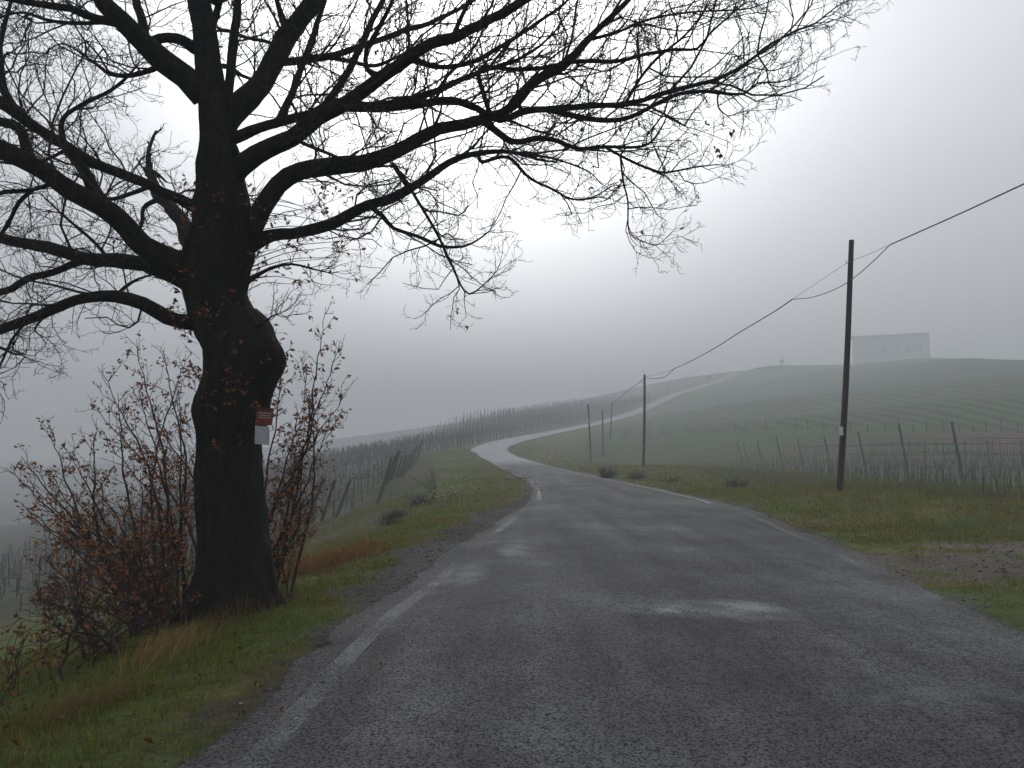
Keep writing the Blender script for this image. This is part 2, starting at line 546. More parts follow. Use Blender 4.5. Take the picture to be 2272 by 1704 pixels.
# ------------------------------------------------------------------ terrain shape
# matched left / right road edges (photo pixel, forward distance)
ROAD = [
    ((555, 1694, 4.1), None), ((801, 1443, 6.44), (2272, 1432, 6.6)), ((960, 1304, 9.4), (1990, 1304, 9.4)),
    ((1042, 1228, 12.5), (1858, 1226, 12.65)), ((1098, 1184, 15.5), (1742, 1178, 16.0)), ((1150, 1145, 19.7), (1640, 1140, 20.4)),
    ((1181, 1122, 23.4), (1560, 1113, 25.2)), ((1196, 1100, 28.5), (1496, 1097, 29.4)), ((1187, 1079, 36.6), (1407, 1076, 37.5)),
    ((1164, 1062, 46), (1353, 1066, 43.2)), ((1136, 1048, 56.5), (1285, 1051, 55)), ((1113, 1036, 68), (1231, 1040, 67)),
    ((1090, 1024, 82), (1168, 1021, 82.5)), ((1064, 1012, 92), (1133, 1008, 92)), ((1050, 1001, 98.5), (1121, 998, 98)),
    ((1062, 991, 103.5), (1130, 990, 102.5)), ((1098, 981, 109), (1163, 979, 108)), ((1149, 971, 115), (1203, 970, 114)),
    ((1225, 958, 126), (1268, 956, 125)), ((1328, 937, 142.5), (1361, 936, 142)), ((1404, 914, 158.5), (1434, 913, 158)),
    ((1479, 881, 176.5), (1504, 880, 176)), ((1519, 868, 188.5), (1542, 867, 188)), ((1583, 849, 205.5), (1602, 848, 205)),
]
edges = []
for l, r in ROAD:
    Lp = U(*l)
    if r is None:
        Rp = np.array([4.05, 4.1, 0.0])
    else:
        Rp = U(*r)
    edges.append((Lp, Rp))
far = [(edges[-1][0] + np.array([9, 22, 3.3]) * k, edges[-1][1] + np.array([9, 22, 3.3]) * k) for k in (1, 2.2, 4)]
near = [(np.array([-1.5 - 0.012 * abs(y), y, 0.0]), np.array([3.95 - 0.01 * abs(y), y, 0.0])) for y in (-60, -30, -14, -5, 0)]
edges = near + edges + far
for i in range(len(edges)):
    Lp, Rp = edges[i]
    if 0 < Lp[1] < 34:                       # the near stretch is level
        Lp[2] *= 0.3
        Rp[2] *= 0.3
    zz = 0.5 * (Lp[2] + Rp[2])
    Lp[2] = 0.5 * Lp[2] + 0.5 * zz
    Rp[2] = 0.5 * Rp[2] + 0.5 * zz
EL = np.array([e[0] for e in edges])
ER = np.array([e[1] for e in edges])
RE = catmull(np.hstack([EL, ER]), 0.35)       # dense matched edges, columns 0-2 left, 3-5 right
RL, RR = RE[:, :3], RE[:, 3:]
RC = 0.5 * (RL + RR)
RW = np.linalg.norm((RR - RL)[:, :2], axis=1) * 0.5

ctrl = [tuple(p) for p in RL[4::16]] + [tuple(p) for p in RR[4::16]]
ctrl += [tuple(U(*p)) for p in (
    # left bank and vineyard
    (675, 1168, 32), (708, 1170, 35), (745, 1150, 40), (836, 1118, 46), (880, 1075, 62), (925, 1030, 80),
    (750, 1090, 60), (750, 1065, 80), (820, 1022, 118), (672, 1050, 130), (918, 1000, 112),
    (700, 1002, 215), (1000, 950, 225), (1020, 1001, 94), (1080, 1062, 40), (1000, 1040, 58),
    (1000, 962, 132), (1060, 950, 136), (1122, 938, 142), (1203, 923, 150), (1271, 909, 162), (1380, 889, 180), (1434, 877, 194), (1542, 852, 222),
    # right verge, young vineyard and field
    (1862, 1088, 23), (1427, 1035, 61.5), (2144, 1105, 24), (2021, 1081, 30), (1928, 1078, 35), (1848, 1065, 42), (1785, 1054, 50), (1694, 1050, 60),
    (1308, 1030, 92), (1337, 1015, 103), (1355, 976, 112), (1980, 826, 212), (2250, 1050, 48), (2100, 1020, 70),
    # hill
    (1600, 948, 112), (1750, 950, 105), (1950, 955, 98), (2200, 958, 93), (1600, 900, 140), (1800, 900, 128), (2000, 895, 118), (2200, 880, 110),
    (1700, 850, 178), (1850, 842, 170), (2050, 840, 142), (1670, 818, 225), (1800, 811, 238), (1900, 808, 240), (2000, 807, 238), (2090, 797, 200),
    (2150, 795, 165), (2272, 803, 142), (2240, 840, 122))]
ctrl += [(-8, 8, -1.5), (-12, 12, -2.8), (-20, 20, -5.0), (-5.2, 8, -0.75), (-5.4, 12, -0.85), (-5, 4, -0.7), (-8, 3, -1.8), (-6, 20, -1.1), (-6, 28, -1.1), (-14, 30, -3.2),
         (-22, 40, -4.8), (-30, 40, -7.0), (-50, 80, -9), (-100, 120, -15), (-100, 60, -19), (-60, 30, -13), (-30, 10, -8.5), (-40, -20, -10),
         (-24, 200, -3.5), (-70, 200, -10), (-90, 420, -6), (0, 420, 10), (-150, 250, -16), (-250, 450, -10), (-250, 0, -24), (-10, -30, -2.5),
         (-2.9, 4, -0.02), (-2.9, 8, -0.05), (-3.0, 13, -0.08), (-2.4, 20, -0.12), (-2.6, 28, -0.25),
         (8, 14, 0.02), (12, 14, 0.05), (8, 6, 0.02), (20, 10, 0.0), (10, -10, 0), (30, -20, -0.5), (30, 20, 0.1), (40, 45, 0.4),
         (60, 60, 0.6), (80, 40, 0), (120, 60, 1), (130, 100, 4), (170, 190, 18), (220, 300, 24), (170, 640, 54), (120, 620, 52), (300, 700, 26), (0, 700, 8),
         (320, 200, 10), (300, 0, 0), (330, 500, 6), (60, -60, -2), (200, -120, -4), (-200, -120, -24), (0, -120, -1), (340, 900, 0), (-300, 900, -8), (-14, 104, 0.7)]
ctrl = np.array(ctrl, float)
cx, cy, cz = ctrl.T
SC = 60.0


def tps_k(r2):
    return np.where(r2 > 1e-12, 0.5 * r2 * np.log(np.maximum(r2, 1e-12)), 0.0)


_n = len(ctrl)
_K = tps_k(((cx[:, None] - cx) ** 2 + (cy[:, None] - cy) ** 2) / SC ** 2) + np.eye(_n) * 2e-4
_P = np.stack([np.ones(_n), cx / SC, cy / SC], 1)
_A = np.block([[_K, _P], [_P.T, np.zeros((3, 3))]])
_w = np.linalg.solve(_A, np.concatenate([cz, np.zeros(3)]))


def tps(x, y):
    x, y = np.atleast_1d(np.asarray(x, float)), np.atleast_1d(np.asarray(y, float))
    out = np.empty(x.size)
    xf, yf = x.ravel(), y.ravel()
    for s in range(0, x.size, 20000):
        a, b = xf[s:s + 20000], yf[s:s + 20000]
        k = tps_k(((a[:, None] - cx) ** 2 + (b[:, None] - cy) ** 2) / SC ** 2)
        out[s:s + 20000] = k @ _w[:_n] + _w[_n] + _w[_n + 1] * a / SC + _w[_n + 2] * b / SC
    return out.reshape(x.shape)


def road_dist(x, y):
    """Distance beyond the road edge (negative on the road), and the side (-1 left, +1 right)."""
    x, y = np.asarray(x, float), np.asarray(y, float)
    xf, yf = x.ravel(), y.ravel()
    d, sd_ = np.empty(xf.size), np.empty(xf.size)
    Tn = np.gradient(RC[:, :2], axis=0)
    st = 2
    C, Wd, Tt = RC[::st], RW[::st], Tn[::st]
    for s in range(0, xf.size, 20000):
        a, b = xf[s:s + 20000], yf[s:s + 20000]
        q = (a[:, None] - C[:, 0]) ** 2 + (b[:, None] - C[:, 1]) ** 2
        i = q.argmin(1)
        t = Tt[i] / np.linalg.norm(Tt[i], axis=1)[:, None]
        dx, dy = a - C[i, 0], b - C[i, 1]
        lat = dx * t[:, 1] - dy * t[:, 0]
        lon = dx * t[:, 0] + dy * t[:, 1]
        d[s:s + 20000] = np.hypot(lat, np.maximum(np.abs(lon) - 0.6, 0)) - Wd[i]
        sd_[s:s + 20000] = np.sign(lat)
    return d.reshape(x.shape), sd_.reshape(x.shape)


def relief(x, y, d):
    k = sstep(0.1, 1.2, d)
    return k * ((fbm(x * 0.9, y * 0.9, 3) - 0.44) * 0.16 + (fbm(x * 3.3, y * 3.3, 9, 2) - 0.37) * 0.05) + sstep(5, 20, d) * (fbm(x * 0.12, y * 0.12, 5) - 0.44) * 0.5


def ground_z(x, y):
    x, y = np.atleast_1d(np.asarray(x, float)), np.atleast_1d(np.asarray(y, float))
    d, _ = road_dist(x, y)
    return tps(x, y) + relief(x, y, d)


def gz(x, y):
    return float(ground_z([x], [y])[0])


def axis(lo, hi, segs):
    out = [lo]
    for end, st in segs:
        n = max(1, int(round((end - out[-1]) / st)))
        out += list(np.linspace(out[-1], end, n + 1)[1:])
    return np.array(out)


xs = axis(-900, 900, [(-600, 60), (-250, 30), (-100, 8), (-50, 3), (-14, 0.9), (13, 0.2), (24, 0.5), (90, 1.4), (290, 3.2), (340, 12), (600, 30), (900, 60)])
ys = axis(-120, 700, [(-30, 10), (0, 2), (2, 0.5), (32, 0.22), (70, 0.7), (160, 1.3), (300, 2.2), (560, 4.0), (620, 12), (800, 30), (1050, 60)])
GX, GY = np.meshgrid(xs, ys)
GD, GS = road_dist(GX, GY)
GZ = tps(GX, GY) + relief(GX, GY, GD)
GZ -= 0.10 * (1 - sstep(-0.40, -0.08, GD))


def cover(x, y, d, side):
    """Real ground colours by zone: gravel shoulders, verge turf, vineyard soil, field bands, hill pasture."""
    n1, n2 = fbm(x * 0.7, y * 0.7, 11), fbm(x * 0.16, y * 0.16, 12)
    green, dry = np.array([0.062, 0.085, 0.020]), np.array([0.120, 0.098, 0.040])
    soil, gravel = np.array([0.055, 0.045, 0.038]), np.array([0.072, 0.068, 0.066])
    c = green + (dry - green) * sstep(0.35, 0.6, n1)[..., None] * 0.6
    # left vineyard
    lv = ((side < 0) & (y > 28)) * sstep(4, 7, d)
    cl_ = np.array([0.046, 0.046, 0.026]) + (np.array([0.075, 0.066, 0.050]) - np.array([0.046, 0.046, 0.026])) * sstep(0.3, 0.6, n2)[..., None]
    c = c + (cl_ - c) * lv[..., None]
    valley = sstep(-4, -16, x + 0.2 * y * (y < 40)) * (side < 0)
    c = c + (np.array([0.050, 0.055, 0.030]) - c) * valley[..., None] * 0.7
    # right field bands and hill
    rf = ((side > 0) & (y > 20)) * sstep(6, 9, d)
    s = y - 0.03 * x + 4 * (fbm(x * 0.03, y * 0.03, 4) - 0.45)
    band = np.zeros(x.shape + (3,)) + np.array([0.046, 0.066, 0.018])
    for a, b, cc in ((46, 58, (0.062, 0.050, 0.036)), (66, 72, (0.072, 0.050, 0.038)), (84, 91, (0.066, 0.052, 0.036))):
        w = sstep(a - 1, a + 1, s) * (1 - sstep(b - 1, b + 1, s))
        band = band + (np.array(cc) - band) * w[..., None] * 0.8
    w = sstep(37, 39, x - 0.1 * y) * sstep(72, 73, s) * (1 - sstep(90, 91, s))
    band = band + (np.array([0.090, 0.052, 0.038]) - band) * w[..., None]
    hill = sstep(92, 97, y + (np.minimum(x, 60) - 55) * 1.2)
    hc = np.array([0.036, 0.060, 0.018])+ 0 * x[..., None]
    hc = hc + (np.array([0.056, 0.048, 0.034]) - hc) * sstep(0.46, 0.62, n2)[..., None] * 0.6
    band = band + (hc - band) * hill[..., None]
    c = c + (band - c) * rf[..., None]
    # shoulders: gravel and mud next to the asphalt
    wl = np.where(side < 0, 0.38 + 0.75 * sstep(7, 11, y) * (1 - sstep(20, 30, y)) - 0.2 * sstep(34, 42, y), 0.30)
    wob = (fbm(x * 1.6, y * 1.6, 21) - 0.44) * 1.3
    g = (1 - sstep(wl - 0.25, wl + 0.3, d + wob))
    c = c + (gravel + (soil - gravel) * sstep(0.3, 0.55, n1)[..., None] - c) * g[..., None]
    # bare stony lay-by on the right, crossed by turf
    e = ((x - 9.5) / 5.5) ** 2 + ((y - 11.5) / 3.6) ** 2
    lay = (side > 0) * (1 - sstep(0.5, 1.2, e + (fbm(x * 0.8, y * 0.8, 31) - 0.44) * 2.8))
    lay = lay * (1 - 0.85 * sstep(0.46, 0.56, fbm(x * 0.75, y * 0.75, 33)))
    c = c + (np.array([0.115, 0.096, 0.080]) - c) * lay[..., None]
    bare = np.maximum(g, lay)
    # trodden strip and dug bank below the left verge
    e2 = (((x + 4.6) / 1.8) ** 2 + ((y - 21) / 7) ** 2)
    b2 = (side < 0) * (1 - sstep(0.6, 1.2, e2 + (n1 - 0.44)))
    c = c + (np.array([0.070, 0.052, 0.046]) - c) * b2[..., None] * 0.7
    bare = np.maximum(bare, b2 * 0.7)
    return np.concatenate([c, (rf * hill)[..., None] * 0.9], -1), bare


gc, _ = cover(GX, GY, GD, GS)
g = MB()
ny, nx = GX.shape
ii, jj = np.meshgrid(np.arange(ny - 1), np.arange(nx - 1), indexing='ij')
q = np.stack([ii * nx + jj, ii * nx + jj + 1, (ii + 1) * nx + jj + 1, (ii + 1) * nx + jj], -1).reshape(-1, 4)
g.add(np.stack([GX, GY, GZ], -1), q, None, gc.reshape(-1, 4))
tag(g.build('ground', M['ground'], smooth=True), 'grassy hillside ground with verges and vineyard soil', 'ground', kind='structure')

# ------------------------------------------------------------------ road, markings, cracks
NW = 14
lat = np.linspace(0, 1, NW)
rag = (fbm(RC[:, 1] * 1.7 + 50, RC[:, 0] * 0 + 1, 8) - 0.44) * 0.30
nrm = (RR - RL)[:, :2] / np.linalg.norm((RR - RL)[:, :2], axis=1)[:, None]
out_w = np.where((RC[:, 1] > 0) & (RC[:, 1] < 30), 0.20, 0.14)
A_, B_ = RL.copy(), RR.copy()
A_[:, :2] -= nrm * (out_w + rag)[:, None]
B_[:, :2] += nrm * (out_w - rag)[:, None]
road_pts = A_[:, None, :] + (B_ - A_)[:, None, :] * lat[None, :, None]
road_pts[..., 2] = tps(road_pts[..., 0], road_pts[..., 1]) + 0.012 + 0.05 * (1 - (2 * lat - 1) ** 2)[None, :] + 0.0014 * np.maximum(RC[:, 1] - 60, 0)[:, None]
ex = nrm[:, None, :] * 0.30
eL, eR = road_pts[:, :1].copy(), road_pts[:, -1:].copy()
eL[..., :2] -= ex
eR[..., :2] += ex
eL[..., 2] = tps(eL[..., 0], eL[..., 1]) + 0.008 + 0.0014 * np.maximum(eL[..., 1] - 60, 0)
eR[..., 2] = tps(eR[..., 0], eR[..., 1]) + 0.008 + 0.0014 * np.maximum(eR[..., 1] - 60, 0)
rp = np.concatenate([eL, road_pts, eR], 1)        # the broken edge thins out over the last hand's breadth
edge_tone = np.ones(rp.shape)
edge_tone[:, 0] = edge_tone[:, -1] = -0.25
ns, nc = rp.shape[:2]
ii, jj = np.meshgrid(np.arange(ns - 1), np.arange(nc - 1), indexing='ij')
q = np.stack([ii * nc + jj, ii * nc + jj + 1, (ii + 1) * nc + jj + 1, (ii + 1) * nc + jj], -1).reshape(-1, 4)
b = MB()
b.add(rp, q, None, edge_tone.reshape(-1, 3))
tag(b.build('road', M['asphalt'], smooth=True), 'narrow winding asphalt country road', 'road', kind='structure')


def road_at(i, f, lift=0.004):
    """Point on the road surface at station i, fraction f across."""
    k = f * (NW - 1)
    a = min(int(k), NW - 2)
    return road_pts[i, a] * (1 - (k - a)) + road_pts[i, a + 1] * (k - a) + np.array([0, 0, lift])


def line_strip(side, y0, y1, width, strength):
    mb = MB()
    idx = [i for i in range(ns) if y0 <= RC[i, 1] <= y1 and i < ns - 60]
    V, C = [], []
    for i in idx:
        w = np.linalg.norm((road_pts[i, -1] - road_pts[i, 0])[:2])
        e = RL[i] if side < 0 else RR[i]
        off = np.dot(e[:2] - road_pts[i, 0, :2], nrm[i])
        wob = 0.015 * math.sin(i * 0.21)
        f0 = (off + wob - 0.5 * width) / w
        for k in range(3):
            V.append(road_at(i, min(max(f0 + k * 0.5 * width / w, 0), 1)))
            C.append(strength(RC[i, 1], side))
    n = len(idx)
    ii, jj = np.meshgrid(np.arange(n - 1), np.arange(2), indexing='ij')
    q = np.stack([ii * 3 + jj, ii * 3 + jj + 1, (ii + 1) * 3 + jj + 1, (ii + 1) * 3 + jj], -1).reshape(-1, 4)
    mb.add(V, q, None, np.array(C)[:, None] * np.ones(3))
    return mb.build('edge_line', M['paint'])


def st_left(y, s):
    return 1.02 if y < 9 else 0.98 if y < 11.5 else 0.9 if y < 15 else 1.05 if y < 19 else 0.9 if y < 27 else 1.1


def st_right(y, s):
    return 0.88 if y < 10.2 else 0.98 if y < 12.3 else 0.9 if y < 13 else 1.0 if y < 23 else 1.25


tag(line_strip(-1, -20, 215, 0.16, st_left), 'worn white line along the left road edge', 'road marking', kind='structure')
tag(line_strip(1, -20, 215, 0.15, st_right), 'worn white line along the right road edge', 'road marking', kind='structure')

cm = MB()
for pl in ([(1000, 1372, 7.6), (1120, 1352, 8.0), (1220, 1340, 8.3), (1330, 1325, 8.7), (1440, 1312, 9.1), (1560, 1290, 9.8), (1700, 1275, 10.3), (1790, 1262, 10.8)],
           [(1330, 1325, 8.7), (1420, 1330, 8.6), (1500, 1318, 9.0), (1600, 1304, 9.4), (1700, 1296, 9.6)],
           [(1120, 1195, 14.6), (1180, 1180, 15.8), (1230, 1160, 17.8)], [(1330, 1190, 15), (1350, 1170, 16.8), (1390, 1150, 19)]):
    P = np.array([[U(u, v, y)[0], y, 0] for u, v, y in pl])
    P = catmull(P, 0.05)
    P[:, 1] += (fbm(P[:, 0] * 5, P[:, 1] * 3 + 9 * pl[0][0], 77, 4) - 0.44) * 0.42
    d = np.abs(RC[:, 1][None, :] - P[:, 1][:, None]).argmin(1)
    V = []
    for k, p in enumerate(P):
        i = d[k]
        f = (p[0] - road_pts[i, 0, 0]) / (road_pts[i, -1, 0] - road_pts[i, 0, 0])
        z = road_at(i, min(max(f, 0), 1), 0.005)[2]
        h = 0.0015 + 0.007 * hash2(k, 3, 1) ** 2
        V += [(p[0], p[1] - h, z), (p[0], p[1] + h, z)]
    n = len(P)
    cm.add(V, [[2 * k, 2 * k + 2, 2 * k + 3, 2 * k + 1] for k in range(n - 1)])
tag(cm.build('road_crack', M['crack']), 'long dark cracks across the asphalt', 'crack', kind='structure')

# ------------------------------------------------------------------ branching
def unit(v):
    return v / (np.linalg.norm(v) + 1e-12)


def rand_perp(t):
    a = rng.normal(size=3)
    a -= t * a.dot(t)
    return unit(a)


def grow(mb, p, d, length, r, level, leaves=None, up=0.12, kink=0.28, dens=1.0, leafp=0.0):
    """A crooked twig with side twigs; tips are recorded in leaves for foliage."""
    n = 5 if level > 1 else 4 if level == 1 else 3
    seg = length / n
    P, D = [p], [d]
    for i in range(n):
        d = unit(d + rng.normal(size=3) * kink * (1.35 if level == 0 else 1.0) + np.array([0, 0, up]))
        p = p + d * seg
        P.append(p)
        D.append(d)
    P = np.array(P)
    rad = np.linspace(r, max(r * 0.45, 0.0020), n + 1)
    mb.tube(P, rad, 3 if r < 0.008 else 5, cap=False)
    if leaves is not None:
        for i in range(1, n + 1):
            if rng.random() < leafp:
                leaves.append((P[i], D[i]))
    if level <= 0:
        return
    m = max(2, int(length / (0.14 if level >= 2 else 0.065 if level == 1 else 0.08) * dens))
    for k in range(m):
        f = 0.18 + 0.82 * (k + rng.random()) / m
        f = min(f, 0.99)
        i = min(int(f * n), n - 1)
        q = P[i] + (P[i + 1] - P[i]) * (f * n - i)
        a = R(rng.uniform(28, 62))
        dd = unit(D[i + 1] * math.cos(a) + rand_perp(D[i + 1]) * math.sin(a))
        ll = length * rng.uniform(0.30, 0.58) * (1.1 - 0.5 * f)
        grow(mb, q, dd, max(ll, 0.07), max(r * (1 - 0.5 * f) * 0.58, 0.0024), level - 1, leaves, up, kink, dens, leafp)


LEAF = np.array([[0, 0, 0], [0.22, 0.20, .03], [0.13, 0.36, .02], [0.30, 0.55, .06], [0.15, 0.75, .03], [0, 1.0, -.05],
                 [-0.15, 0.75, .03], [-0.30, 0.55, .06], [-0.13, 0.36, .02], [-0.22, 0.20, .03], [0, 0.5, -0.03]])
LEAF_T = [[10, i, (i + 1) % 10] for i in range(10)]


def add_leaf(mb, p, d, size, c, droop=0.5):
    y = unit(d + rng.normal(size=3) * 0.6 + np.array([0, 0, -droop]))
    x = rand_perp(y)
    z = np.cross(x, y)
    L_ = LEAF * [1, 1, 1 + 3 * rng.random()] * size
    mb.add(p + L_[:, :1] * x + L_[:, 1:2] * y + L_[:, 2:] * z, None, LEAF_T, c)


def leaf_colour(orange=0.5):
    a = np.array([0.075, 0.034, 0.020])
    b = np.array([0.44, 0.165, 0.045])
    k = rng.random() * 1.2 * orange
    return (a + (b - a) * k) * rng.uniform(0.6, 1.35)


# ------------------------------------------------------------------ the oak
TY = 8.2


def zF(pts):                                  # coordinates noted on a 2212 px wide view of the whole photo
    k = 2272 / 2212
    return [(p[0] * k, p[1] * k) + tuple(w * k for w in p[2:]) for p in pts]


def z1(pts):                                  # ... of the upper left quarter
    k = 1136 / 2212
    return [(p[0] * k, p[1] * k) + tuple(w * k for w in p[2:]) for p in pts]


def z2(pts):                                  # ... of the upper right quarter
    k = 1136 / 2212
    return [(1136 + p[0] * k, p[1] * k) + tuple(w * k for w in p[2:]) for p in pts]


trunk_px = zF([(500, 1420, 128), (497, 1352, 108), (500, 1300, 92), (502, 1240, 85), (500, 1150, 76), (495, 1050, 77), (493, 960, 71), (498, 900, 80), (508, 850, 77), (517, 790, 79),
               (508, 735, 79), (480, 698, 69), (463, 645, 67), (461, 600, 71), (468, 550, 74), (478, 500, 66), (478, 450, 57), (476, 400, 51), (472, 340, 47), (464, 280, 37),
               (456, 200, 32), (447, 130, 29), (440, 60, 26), (428, 0, 24), (420, -80, 21), (425, -170, 17), (418, -260, 12), (424, -340, 6)])
tk = TY / F
T = np.array([np.append(U(u, v, TY), r * tk) for u, v, r in trunk_px])
tree_base = np.array([T[2, 0], TY, gz(T[2, 0], TY)])
oak = empty('oak_tree', tree_base, 'massive bare oak with dark burled trunk and wide spreading limbs beside the road', 'tree')
tr = catmull(T, 0.045)
mb = MB()
mb.tube(tr[:, :3], tr[:, 3], 44)
V = mb.v[0]
cen = np.repeat(tr[:, :3], 44, 0)
nv = len(cen)
dirn = V[:nv] - cen
rr = np.linalg.norm(dirn, axis=1)[:, None] + 1e-9
dirn = dirn / rr
th = np.arctan2(dirn[:, 1], dirn[:, 0])
zz = V[:nv, 2]
amp = np.clip(rr[:, 0] / 0.35, 0.15, 1)
disp = (fbm(np.cos(th) * 2.2 + 5, zz * 1.8 + np.sin(th) * 2.2, 2) - 0.44) * 0.16 + (fbm(np.cos(th) * 9, zz * 4 + np.sin(th) * 9, 6, 2) - 0.37) * 0.055
ridge = np.abs(np.sin(th * 9 + 3.0 * fbm(zz * 1.2, th * 0 + 2, 8))) * -0.022
flare = np.clip((T[3, 2] - zz) / 0.6, 0, 1) ** 1.5 * (0.10 + 0.12 * np.sin(th * 5 + 0.6))
burl = 0.09 * np.exp(-(((zz - U(520, 800, TY)[2]) / 0.22) ** 2)) * np.clip(np.cos(th - 0.2), 0, 1)
burl2 = 0.05 * np.exp(-(((zz - U(430, 905, TY)[2]) / 0.16) ** 2)) * np.clip(np.cos(th - 2.9), 0, 1)
V[:nv] += dirn * ((disp + ridge) * amp + flare * amp + burl + burl2)[:, None]
mb.build('trunk', M['bark'], oak, smooth=True, offset=tree_base)

